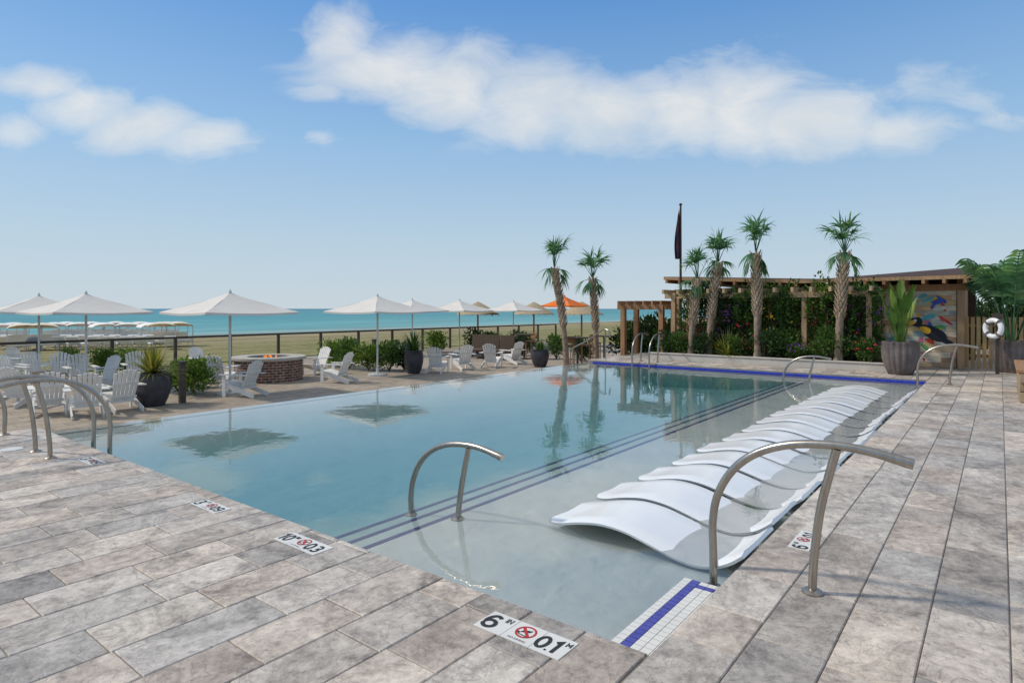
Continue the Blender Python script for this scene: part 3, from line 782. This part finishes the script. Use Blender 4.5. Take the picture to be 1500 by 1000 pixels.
mb.build('foliage',leafmat('areca_leaf',(.05,.14,.07),(.11,.25,.12),(.21,.36,.18),.4),t)
def bollard(label,px,Y):
    t=thing('bollard_light',label,'bollard',(*at(px,Y),PZ))
    mb=MB(); mb.box((0,0,.44),(.12,.12,.88)); mb.build('post',darkmetal,t,bevel=.006)
    mb=MB(); mb.box((0,0,.905),(.15,.15,.045)); mb.build('cap',darkmetal,t,bevel=.004)
bollard('dark square bollard beside the green shrubs on the lower terrace',267,13.9)
bollard('dark square bollard behind the middle umbrella pole',548,24)
# ------------------------------------------------------------ perimeter railing
t=thing('perimeter_railing','dark metal post railing between the terrace and the beach','railing',(0,23,PZ))
mb=MB(); mb.box((12,0,1.075),(44,.07,.075)); mb.build('top_rail',darkmetal,t)
mb=MB(); mb.box((12,0,.10),(44,.03,.03)); mb.build('bottom_rail',darkmetal,t)
for x in range(-10,35,2):
    mb=MB(); mb.box((x,0,.52),(.09,.09,1.03)); mb.build('post',darkmetal,t)
mb=MB()
for z in (.26,.42,.58,.74,.9): mb.box((12,0,z),(44,.006,.006))
mb.build('cables',darkmetal,t)
a=at(890,19.6); b=at(838,20.9); dx,dy=b[0]-a[0],b[1]-a[1]
t=thing('stair_railing','steel stair handrail sloping down from the far pool corner to the terrace','handrail',(*a,0))
mb=MB(); mb.tube(cat_rom([(-dx*.06,-dy*.06,.72),(-dx*.05,-dy*.05,.86),(.0,.0,.93),(dx*.14,dy*.14,.92),(dx*.5,dy*.5,.60),(dx,dy,.26),(dx*1.04,dy*1.04,.12)],5),.026,10); mb.build('rail',steel,t,60)
for f,zb,zt_ in ((.06,.0,.92),(.98,-.5,.26)):
    mb=MB(); mb.tube([(dx*f,dy*f,zb),(dx*f,dy*f,zt_)],.022,8); mb.build('post',steel,t,60)
# ------------------------------------------------------------ brown loungers and bar tables
wick=M('brown_wicker',(.13,.085,.055),(.08,.05,.035),30,.8,0,.4,80)
def chaise():
    t=thing('brown_chaise','','lounger',group='brown wicker chaises at the far fence')
    mb=MB(); mb.box((.25,0,.33),(1.2,.62,.09)); mb.build('seat',wick,t,bevel=.02)
    mb=MB(); mb.box((-.58,0,.62),(.07,.62,.75),Matrix.Rotation(-.5,3,'Y')); mb.build('backrest',wick,t,bevel=.02)
    for x in (-.3,.78):
        for y in (-.27,.27):
            mb=MB(); mb.box((x,y,.14),(.05,.05,.28)); mb.build('leg',wick,t)
    return t
Q=Placer(chaise())
for i,(px,Y) in enumerate(((700,27.),(720,26.4),(742,26.))): Q.put((*at(px,Y),PZ),rad(215),'%s brown wicker chaise from the left behind the middle chairs'%ORD[i])
def bartable():
    t=thing('bar_table','','table',group='dark bar tables near the left palms')
    mb=MB(); mb.box((0,0,1.02),(.7,.7,.04)); mb.build('table_top',wooddark,t)
    mb=MB(); mb.tube([(0,0,.03),(0,0,1.0)],.04,8); mb.build('post',darkmetal,t)
    mb=MB(); mb.lathe([(.3,0),(.3,.03)],16); mb.build('base',darkmetal,t); return t
Q=Placer(bartable())
for px,Y,l in ((846,23.2,'dark bar table between the two left palms'),(768,26,'dark bar table left of the leaning palm'),(885,24.5,'dark bar table behind the stair railing')): Q.put((*at(px,Y),PZ),.3,l)
def stool():
    t=thing('bar_stool','','stool',group='bar stools near the left palms')
    mb=MB(); mb.box((0,0,.74),(.36,.36,.05)); mb.build('seat',wood,t)
    mb=MB(); mb.box((-.17,0,.95),(.03,.36,.25)); mb.build('backrest',wood,t)
    for x in (-.15,.15):
        for y in (-.15,.15):
            mb=MB(); mb.box((x,y,.36),(.03,.03,.71)); mb.build('leg',wood,t)
    return t
Q=Placer(stool())
for i,(px,Y) in enumerate(((833,23.4),(858,23.4),(778,26.2),(872,24.6))): Q.put((*at(px,Y),PZ),1.+i,'%s bar stool beside the dark bar tables'%ORD[i])
# ------------------------------------------------------------ beach cabanas
cab_c=M('cabana_canvas',(.90,.87,.82),(.84,.81,.76),2,.8,rnd=.08); beige=M('beige_canvas',(.80,.71,.57),(.72,.63,.49),3,.8)
def cabana(cm,side,seatm,hood,name):
    t=thing(name,'','beach cabana')
    mb=MB(); mb.grid(lambda u,v:(-.55+1.25*v, .82*math.cos(math.pi*u), hood+.33*math.sin(math.pi*u)*(1-.45*(v-.4)**2*2)),14,6)
    mb.build('canopy',cm,t,60)
    mb=MB(); mb.grid(lambda u,v:(-.555,.82*math.cos(math.pi*u)*v,hood+.28*math.sin(math.pi*u)*v),12,3); mb.build('back_panel',side,t)
    mb=MB(); mb.box((.1,0,.36),(1.2,1.5,.16)); mb.build('seat',seatm,t,bevel=.03)
    mb=MB(); mb.box((-.48,0,.66),(.12,1.5,.50),Matrix.Rotation(-.25,3,'Y')); mb.build('backrest',seatm,t,bevel=.03)
    for s in (-1,1):
        for x in (-.5,.62):
            mb=MB(); mb.box((x,s*.80,hood/2),(.05,.05,hood)); mb.build('frame_post',polemat,t)
        mb=MB(); mb.box((.08,s*.78,.52),(1.1,.05,.14)); mb.build('side_panel',side,t)
    return t
c1=Placer(cabana(cab_c,cab_c,cab_c,1.16,'beach_cabana')); c2=Placer(cabana(beige,beige,beige,1.28,'beach_cabana'))
pos=[]
for k,px in enumerate((2,20,80,98,116,134,152,170,188,206,222,244)):
    pos.append((px,((41.5,43.5) if px<60 else (44,47))[k%2]+R.uniform(-.8,.8),c1))
pos+=[(36,36.5,c2),(62,37,c2),(236,40,c2),(259,41,c2)]
pos.sort(key=lambda p:p[0])
for i,(px,Y,P_) in enumerate(pos):
    P_.put((*at(px,Y),-.85),rad(255+R.uniform(-14,14)),'%s beach cabana from the left on the sand, %s'%(ORD[i],'white canopy' if P_ is c1 else 'beige canopy'),'canopied beach cabanas on the sand',1.0)
def sunbed():
    t=thing('beach_sunbed','','sunbed',group='white sunbeds on the sand before the cabanas')
    mb=MB(); mb.box((.3,0,.32),(1.3,.62,.10)); mb.build('seat',cab_c,t,bevel=.02)
    mb=MB(); mb.box((-.52,0,.56),(.10,.62,.66),Matrix.Rotation(-.7,3,'Y')); mb.build('backrest',cab_c,t,bevel=.02)
    for x in (-.2,.85):
        for y in (-.26,.26):
            mb=MB(); mb.box((x,y,.14),(.05,.05,.27)); mb.build('leg',polemat,t)
    return t
Q=Placer(sunbed())
for i,px in enumerate((6,18,50,78,90,102,114,126,138,150,162,174,186,198,210,222,250)): Q.put((*at(px,(37.5,39.5)[i%2]),-.85),rad(60+R.uniform(-12,12)),'%s white sunbed from the left on the sand beyond the railing'%ORD[i])
# ------------------------------------------------------------ bar building
BL=(20.5,4.8,0)
bar=thing('beach_bar','timber beach bar pavilion with dark sloping roof and a painted plank wall','building',BL)
ye=[(8.95,2.60,2.70),(4.6,2.38,2.50),(.45,2.40,2.74)]
mb=MB()
XE,XR=19.75,22.4
def roofq(a,b):
    (y0,e0,r0),(y1,e1,r1)=a,b
    T=.08
    top=[(XE,y0,e0+T),(XR,y0,r0+T),(XR,y1,r1+T),(XE,y1,e1+T)]; bot=[(x,y,z-T) for x,y,z in top]
    mb.face(top[::-1]); mb.face(bot); mb.face([bot[0],top[0],top[3],bot[3]]); mb.face([bot[1],bot[2],top[2],top[1]])
    if b is ye[-1]: mb.face([bot[3],top[3],top[2],bot[2]])
    if a is ye[0]: mb.face([bot[0],bot[1],top[1],top[0]])
    top2=[(XR+.003,y0,r0+T),(24.6,y0,r0-.2),(24.6,y1,r1-.5),(XR+.003,y1,r1+T)]; mb.face(top2[::-1])
roofq(ye[0],ye[1]); roofq(ye[1],ye[2])
rf=mb.build('roof',shingle,bar,off=BL)
def eave(y):
    for (y0,e0,_),(y1,e1,_) in zip(ye,ye[1:]):
        if y1<=y<=y0: f=(y-y0)/(y1-y0); return e0+(e1-e0)*f
    return 2.4
y=8.8
while y>.5:
    mb=MB(); z=eave(y); mb.box((20.2,y,z-.075),(1.2,.07,.12)); mb.build('rafter_tail',wood,rf,off=BL); y-=.45
mb=MB()
for (a,b) in zip(ye,ye[1:]): mb.bar((XE-.02,a[0],a[1]+.02),(XE-.02,b[0],b[1]+.02),.03,.10)
mb.build('fascia',woodpost,rf,off=BL)
mb=MB(); mb.box((20.45,4.75,2.17),(.14,8.2,.18)); mb.build('beam',wood,bar,off=BL)
mb=MB(); mb.box((24.2,4.8,1.2),(.15,8.4,2.4)); mb.build('back_wall',wooddark,bar,off=BL)
mb=MB(); mb.box((22.3,.85,1.2),(3.6,.12,2.4)); mb.build('side_wall',wood,bar,off=BL)
for y in (8.75,6.6,4.4,2.75,.82):
    mb=MB(); mb.box((20.42,y,1.05),(.16,.16,2.08)); mb.build('post',woodpost,bar,off=BL)
mb=MB(); mb.box((20.9,5.75,.55),(.5,6.0,1.1)); ct=mb.build('bar_counter',wood,bar,off=BL)
mb=MB(); mb.box((20.85,5.75,1.125),(.7,6.1,.05)); mb.build('counter_top',woodpale,ct,off=BL)
def plankmat():
    m,t,out=newmat('painted_planks')
    tc=t.n('ShaderNodeTexCoord').outputs['Object']; sp=t.n('ShaderNodeSeparateXYZ'); t.l(tc,sp.inputs[0])
    row=t.math('FLOOR',t.math('DIVIDE',sp.outputs[2],.14)); cb=t.n('ShaderNodeCombineXYZ'); t.l(row,cb.inputs[0]); t.l(t.math('FLOOR',t.math('ADD',t.math('MULTIPLY',sp.outputs[1],1.8),t.math('MULTIPLY',row,.37))),cb.inputs[1])
    wn=t.n('ShaderNodeTexWhiteNoise'); t.l(cb.outputs[0],wn.inputs[0])
    base=t.ramp(wn.outputs['Value'],[(0,(.34,.21,.13)),(.25,(.60,.43,.27)),(.45,(.70,.60,.46)),(.6,(.36,.44,.38)),(.75,(.66,.50,.25)),(.88,(.54,.26,.16)),(1,(.26,.38,.40))])
    g=t.noise(t.vm('MULTIPLY',tc,(1.,3.,22.)).outputs[0],1.6,5).outputs[0]
    col=t.mix(1.,base,t.ramp(g,[(.3,.6),(.7,1.2)]),'MULTIPLY')
    fr=t.math('FRACT',t.math('DIVIDE',sp.outputs[2],.14))
    col=t.mix(t.ramp(fr,[(0,.8),(.06,0.)]),col,(.03,.02,.02))
    prin(t,out,col,.7); return m
mb=MB(); mb.box((20.47,1.78,1.06),(.08,1.72,2.1)); mw=mb.build('plank_wall',plankmat(),bar,off=BL)
cols=[M('paint_%d'%i,c,tuple(x*.7 for x in c),9,.6) for i,c in enumerate([(.02,.02,.03),(.80,.45,.03),(.65,.05,.03),(.05,.10,.48),(.10,.34,.10),(.64,.62,.54),(.10,.42,.46),(.64,.16,.30)])]
ly=[0]
def ell(cy,cz,ry,rz_,rot,ci,n=18):
    ly[0]+=1; x=20.427-.0006*ly[0]; mb.cm=ci; pts=[]
    for k in range(n):
        a=2*math.pi*k/n; u=ry*math.cos(a); v=rz_*math.sin(a)*(1-.25*math.cos(a)); pts.append((x,cy+u*math.cos(rot)-v*math.sin(rot),cz+u*math.sin(rot)+v*math.cos(rot)))
    mb.face(pts)
rr=random.Random(5)
for k in range(34):
    mb=MB(); ell(rr.uniform(1.05,2.5),rr.uniform(.25,1.98),rr.uniform(.08,.22),rr.uniform(.03,.07),rr.uniform(-1.4,1.4),rr.choice((4,4,6,7,5,2,1,3))); mb.build('painted_leaf',cols,mw,off=BL)
mb=MB()
ell(1.45,.95,.36,.16,.55,0); ell(1.62,1.02,.14,.09,.5,1); ell(1.22,.76,.28,.06,.45,0); ell(1.83,1.24,.15,.13,.2,0); ell(2.0,1.20,.18,.065,-.25,1); ell(2.10,1.15,.06,.035,-.3,0); ell(1.85,1.27,.04,.04,0,5)
mb.build('painted_toucan',cols,mw,off=BL); mb=MB()
ell(1.35,1.78,.18,.06,-.3,3); ell(1.25,1.85,.15,.045,.7,3); ell(1.43,1.70,.12,.04,-1.1,3); ell(1.5,1.73,.05,.025,0,1)
mb.build('painted_blue_bird',cols,mw,off=BL); mb=MB()
ell(2.3,1.55,.14,.08,.9,2); ell(2.38,1.68,.07,.07,0,2); ell(2.23,1.42,.13,.04,1.1,4); ell(2.44,1.66,.04,.025,-.4,0)
mb.build('painted_parrot',cols,mw,off=BL); mb=MB()
ell(2.2,.70,.18,.09,.3,6); ell(2.36,.76,.07,.07,0,6)
mb.build('painted_fish',cols,mw,off=BL)
# flagpole
t=thing('flagpole','tall dark flagpole with a furled dark flag above the pergola','flagpole',(*at(997,20.4),0))
zt=H+(HZ-302)*20.4/F
mb=MB(); mb.tube([(0,0,0),(0,0,zt)],[.05,.03],10); pm=mb.build('pole',wooddark,t,40)
mb=MB(); mb.lathe([(.01,0),(.05,.03),(.05,.07),(.01,.1)],12,(0,0,zt)); mb.build('finial',wooddark,pm,40)
mb=MB(); mb.grid(lambda u,v:(-.04+.10*math.sin(v*9+u*2)*u**.3, .03+.14*v*(.4+.6*math.sin(u*2.6)), zt-.08-1.65*u-.25*v*(1-u)),14,10)
mb.build('flag',M('dark_flag',(.07,.05,.10),(.22,.07,.08),3,.8),t,60)
# pergola over the bed
PL=(19.4,5.4,0)
pg=thing('pergola','long timber pergola with pale rafters over the far planting bed','pergola',PL)
for y in (8.25,7.0,5.6,4.35,2.75):
    for x in (18.95,20.15):
        mb=MB(); mb.box((x,y,1.05),(.13,.13,2.1)); mb.build('post',woodpost,pg,off=PL)
for x in (18.95,20.15):
    mb=MB(); mb.box((x,5.5,2.0),(.07,6.1,.16)); mb.build('beam',woodpale,pg,off=PL)
for k in range(13):
    y=2.65+k*.48
    mb=MB(); mb.box((19.45,y,2.135),(1.95,.07,.13)); mb.build('rafter',woodpale,pg,off=PL)
for k,(y0,y1,z0,z1,lm) in enumerate(((8.0,7.2,.3,2.1,leaf_a),(6.9,6.3,.4,2.0,leaf_d),(6.25,5.6,.3,2.2,leaf_a),(5.45,4.75,.2,2.05,leaf_a),(4.3,3.7,.3,2.25,leaf_b),(3.7,3.1,.3,2.1,leaf_d),(3.05,2.6,.3,2.1,leaf_a))):
    rr=random.Random(40+k); yc=(y0+y1)/2
    t=thing('climbing_vine','%s climbing vine from the left on the pergola trellis'%ORD[k],'climbing plant',(19.15,yc,0),0,'climbing vines on the pergola')
    mb=MB(); foliage(mb,1700,(0,0,(z0+z1)/2),(.22,(y0-y1)*.78,(z1-z0)*.62),.11,rr,22,True)
    foliage(mb,420,(-.2,0,1.95),(.28,.46,.22),.10,rr,8,True)
    for q in range(5):
        yy=rr.uniform(-.4,.4); foliage(mb,45,(-.28,yy,1.55),(.05,.05,.35),.08,rr,5,True)
    f=mb.build('foliage',lm,t)
    mb=MB()
    for j in range(4): 
        yy=(j-1.5)*.12; mb.tube([(0,yy,.1),(.03,yy+.05,.9),(0,yy-.04,2.0)],.012,5)
    mb.build('stem',stem_m,t)
    mb=MB()
    for j in range(14):
        p=Vector((-.2-rr.random()*.08,rr.uniform(-.4,.4),rr.uniform(.3,1.7)))
        for q in range(4): mb.leaf(p,rnd_dir(rr),.06,.045,rnd_dir(rr))
    mb.build('blossoms',(fr_,fv,fr_,fy,fr_,fr_,fv)[k],f)
    t=thing('trellis','%s timber trellis panel from the left behind the vines'%ORD[k],'trellis',(19.45,yc,0),0,'trellis panels under the pergola')
    mb=MB()
    for j in range(5): mb.box((0,(j-2)*.17,1.05),(.02,.025,1.8))
    for j in range(8): mb.box((.021,0,.3+j*.22),(.02,.72,.025))
    mb.build('lattice',wood,t)
cx,cy=at(950,22.0)
pg=thing('pergola','small timber pergola at the terrace left of the flagpole','pergola',(cx,cy,PZ),rad(0))
for x in (-.5,.5):
    for y in (-.72,.72):
        mb=MB(); mb.box((x,y,1.1),(.16,.16,2.2)); mb.build('post',wood,pg)
for x in (-.5,.5):
    mb=MB(); mb.box((x,0,2.16),(.07,1.9,.18)); mb.build('beam',wood,pg)
for k in range(6):
    mb=MB(); mb.box((0,-.8+k*.32,2.31),(1.5,.06,.12)); mb.build('rafter',wood,pg)
for P_,px,Y,sc,l in ((sD,925,23.8,1.5,'dark shrub under the small pergola, left'),(sD,955,23.6,1.7,'dark shrub under the small pergola, middle'),(sB,978,23.2,1.6,'green shrub under the small pergola, right'),(sB,990,21.3,1.2,'green shrub between the two pergolas')):
    P_.put((*at(px,Y),PZ+.02),1.,l,'shrubs around the small pergola',sc)
# ------------------------------------------------------------ right side: slatted gate, life ring, bin, hedge
GL=(20.6,-.35,0)
t=thing('slatted_fence','yellowish vertical slat timber fence right of the painted wall','fence',GL)
y=.70; slm=M('honey_slat',(.70,.46,.21),(.58,.36,.15),3,.6,0,.1,20,stretch=(6,6,.6),rnd=.2)
while y>-2.6:
    mb=MB(); mb.box((0,y+.35,.70),(.03,.085,1.36)); mb.build('slat',slm,t); y-=.125
mb=MB(); mb.box((.04,-.6,.35),(.04,3.4,.08)); mb.box((.04,-.6,1.15),(.04,3.4,.08)); mb.build('rails',wood,t)
rx,ry=at(1455,15.2)
t=thing('life_ring','white life ring hanging on a dark post right of the slatted fence','life ring',(rx,ry,1.12),rad(-40))
mb=MB(); n=28
for i in range(n):
    a=2*math.pi*i/n
    for k in range(10):
        b=2*math.pi*k/10; r=.20+.06*math.cos(b); mb.v.append((.06*math.sin(b),r*math.cos(a),r*math.sin(a)))
for i in range(n):
    for k in range(10): mb._f((i*10+k,((i+1)%n)*10+k,((i+1)%n)*10+(k+1)%10,i*10+(k+1)%10))
rg=mb.build('ring',white_plastic,t,80)
for q in range(4):
    a=math.pi/4+q*math.pi/2; mb=MB(); mb.box((0,.20*math.cos(a),.20*math.sin(a)),(.13,.135,.05),Matrix.Rotation(a,3,'X')); mb.build('band',potgrey,rg)
t=thing('ring_post','dark post that carries the white life ring','post',(rx+.12,ry-.08,0))
mb=MB(); mb.box((0,0,.75),(.08,.08,1.5)); mb.build('post',darkmetal,t)
mb=MB(); mb.box((-.045,0,1.42),(.02,.22,.12)); mb.build('hook_plate',darkmetal,t)
o=MB(); o.lathe([(.10,0),(.13,.08),(.14,.22),(.12,.33),(.07,.37),(.0,.38)],20); b=o.build('red_bin',red,None,60); b.location=(*at(1354,17.2),0); tag(b,'small rounded red bin right of the ribbed planter','bin')
for k,(px,Y,sc) in enumerate(((1432,23,2.0),(1462,22,2.1),(1492,21.5,2.2),(1520,21,2.2))):
    sD.put((*at(px,Y),0),k,'%s tall dark shrub from the left behind the slatted fence'%ORD[k],'tall dark shrubs behind the fence',(1.3,1.3,1.75))
t=thing('stone_bench','low beige block seat wall at the right frame edge','bench',(14.9,-1.04,0))
bl=M('beige_block',(.40,.29,.19),(.29,.21,.14),6,.8,0,.3,30)
mb=MB()
for zc in range(3):
    for k in range(5): mb.box((.15*(zc%2)-1+.5*k,.6,.085+zc*.165),(.49,.36,.155))
mb.build('blocks',bl,t,bevel=.01)
mb=MB(); mb.box((.05,.6,.535),(2.6,.44,.06)); mb.build('seat_slab',wood,t,bevel=.008)
# ------------------------------------------------------------ world
w=bpy.data.worlds.new("World"); S.world=w; w.use_nodes=True
t=NT(w.node_tree); out=t.n('ShaderNodeOutputWorld'); bg=t.n('ShaderNodeBackground'); STR=.15; bg.inputs[1].default_value=STR
SUN_EL=rad(45); SUN_ROT=rad(-32)
sky=t.n('ShaderNodeTexSky',sky_type='NISHITA'); sky.sun_disc=False; sky.sun_elevation=SUN_EL; sky.sun_rotation=SUN_ROT; sky.air_density=1.0; sky.dust_density=.3; sky.ozone_density=2.5
d=t.n('ShaderNodeTexCoord').outputs['Generated']
a=t.vm('DOT_PRODUCT',d,(RT[0],RT[1],0.)).outputs['Value']; b=t.vm('DOT_PRODUCT',d,(FW[0],FW[1],0.)).outputs['Value']
sp=t.n('ShaderNodeSeparateXYZ'); t.l(d,sp.inputs[0])
bb=t.math('MAXIMUM',b,.08)
u=t.math('DIVIDE',a,bb); v=t.math('DIVIDE',sp.outputs[2],bb)
cb=t.n('ShaderNodeCombineXYZ'); t.l(u,cb.inputs[0]); t.l(v,cb.inputs[1]); uv=cb.outputs[0]
wr=t.noise(uv,5.,3,.6)
uvw=t.vm('ADD',uv,t.vm('MULTIPLY',t.vm('SUBTRACT',wr.outputs['Color'],(.5,.5,.5)).outputs[0],(.12,.06,0.)).outputs[0]).outputs[0]
blobs=[(500,60,60,50),(560,100,110,52),(660,130,110,60),(770,150,120,62),(880,165,120,55),(990,160,120,62),(1090,155,100,72),(1190,180,110,50),(1300,195,95,30),
 (470,135,50,18),(40,125,70,26),(120,155,85,32),(210,185,90,36),(300,208,70,28),(15,190,40,22),(465,206,24,14),(1370,120,80,34),(1430,150,70,22),(1480,180,60,18)]
amps=[.9,1,1,1,1,1,1,1,.95,.7,.85,.95,.95,.9,.7,.55,.48,.42,.48]
D=None
for (px,py,rx_,ry_),am in zip(blobs,amps):
    q=t.vm('MULTIPLY',t.vm('SUBTRACT',uvw,((px-750)/F,(HZ-py)/F,0.)).outputs[0],(F/rx_,F/ry_,0.)).outputs[0]
    e=t.math('MULTIPLY',t.math('EXPONENT',t.math('MULTIPLY',t.vm('DOT_PRODUCT',q,q).outputs['Value'],-.8)),am)
    D=e if D is None else t.math('MAXIMUM',D,e)
fb=t.noise(t.vm('MULTIPLY',uvw,(1.,2.2,1.)).outputs[0],7.5,7,.63,.5).outputs[0]
dens=t.math('ADD',D,t.math('MULTIPLY',t.math('SUBTRACT',fb,.5),1.05))
mask=t.ramp(dens,[(.24,0.),(.58,.47),(1.0,.86)])
mask=t.math('MULTIPLY',mask,t.ramp(b,[(.1,0.),(.25,1.)]))
mask=t.math('MULTIPLY',mask,t.ramp(D,[(.05,0.),(.25,1.)]))
sh=t.noise(uv,6.,3,.6,.3).outputs[0]
cc=t.ramp(sh,[(.3,(.68,.73,.765)),(.62,(.84,.84,.82))])
K=(1/STR,1/STR,1/STR)
cc=t.vm('MULTIPLY',cc,K).outputs[0]
# pale humid haze towards the horizon and an unseen whiter zenith added as neutral fill
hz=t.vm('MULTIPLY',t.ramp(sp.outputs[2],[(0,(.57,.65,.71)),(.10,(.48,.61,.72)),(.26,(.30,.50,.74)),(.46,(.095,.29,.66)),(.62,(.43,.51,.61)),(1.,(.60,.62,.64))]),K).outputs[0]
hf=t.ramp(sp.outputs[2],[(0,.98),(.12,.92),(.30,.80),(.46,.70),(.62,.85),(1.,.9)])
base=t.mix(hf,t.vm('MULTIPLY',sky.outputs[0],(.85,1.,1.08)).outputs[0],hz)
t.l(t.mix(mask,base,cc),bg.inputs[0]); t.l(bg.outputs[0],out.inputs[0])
sd=bpy.data.lights.new('Sun','SUN'); sd.energy=2.6; sd.angle=rad(4); sd.color=(1,.93,.81)
so=bpy.data.objects.new('Sun',sd); C.objects.link(so)
dv=Vector((math.sin(SUN_ROT)*math.cos(SUN_EL),math.cos(SUN_ROT)*math.cos(SUN_EL),math.sin(SUN_EL)))
so.rotation_euler=dv.to_track_quat('Z','Y').to_euler(); so.location=dv*60
cd=bpy.data.cameras.new('Camera'); cam=bpy.data.objects.new('Camera',cd); C.objects.link(cam); S.camera=cam
cam.location=(0,0,H); cam.rotation_euler=(rad(90),0,TH-rad(90)); cd.sensor_width=36; cd.lens=F/1500*36; cd.shift_y=-48/1500; cd.clip_end=60000; cd.clip_start=.05
S.view_settings.view_transform='Standard'; S.view_settings.look='None'; S.view_settings.exposure=0
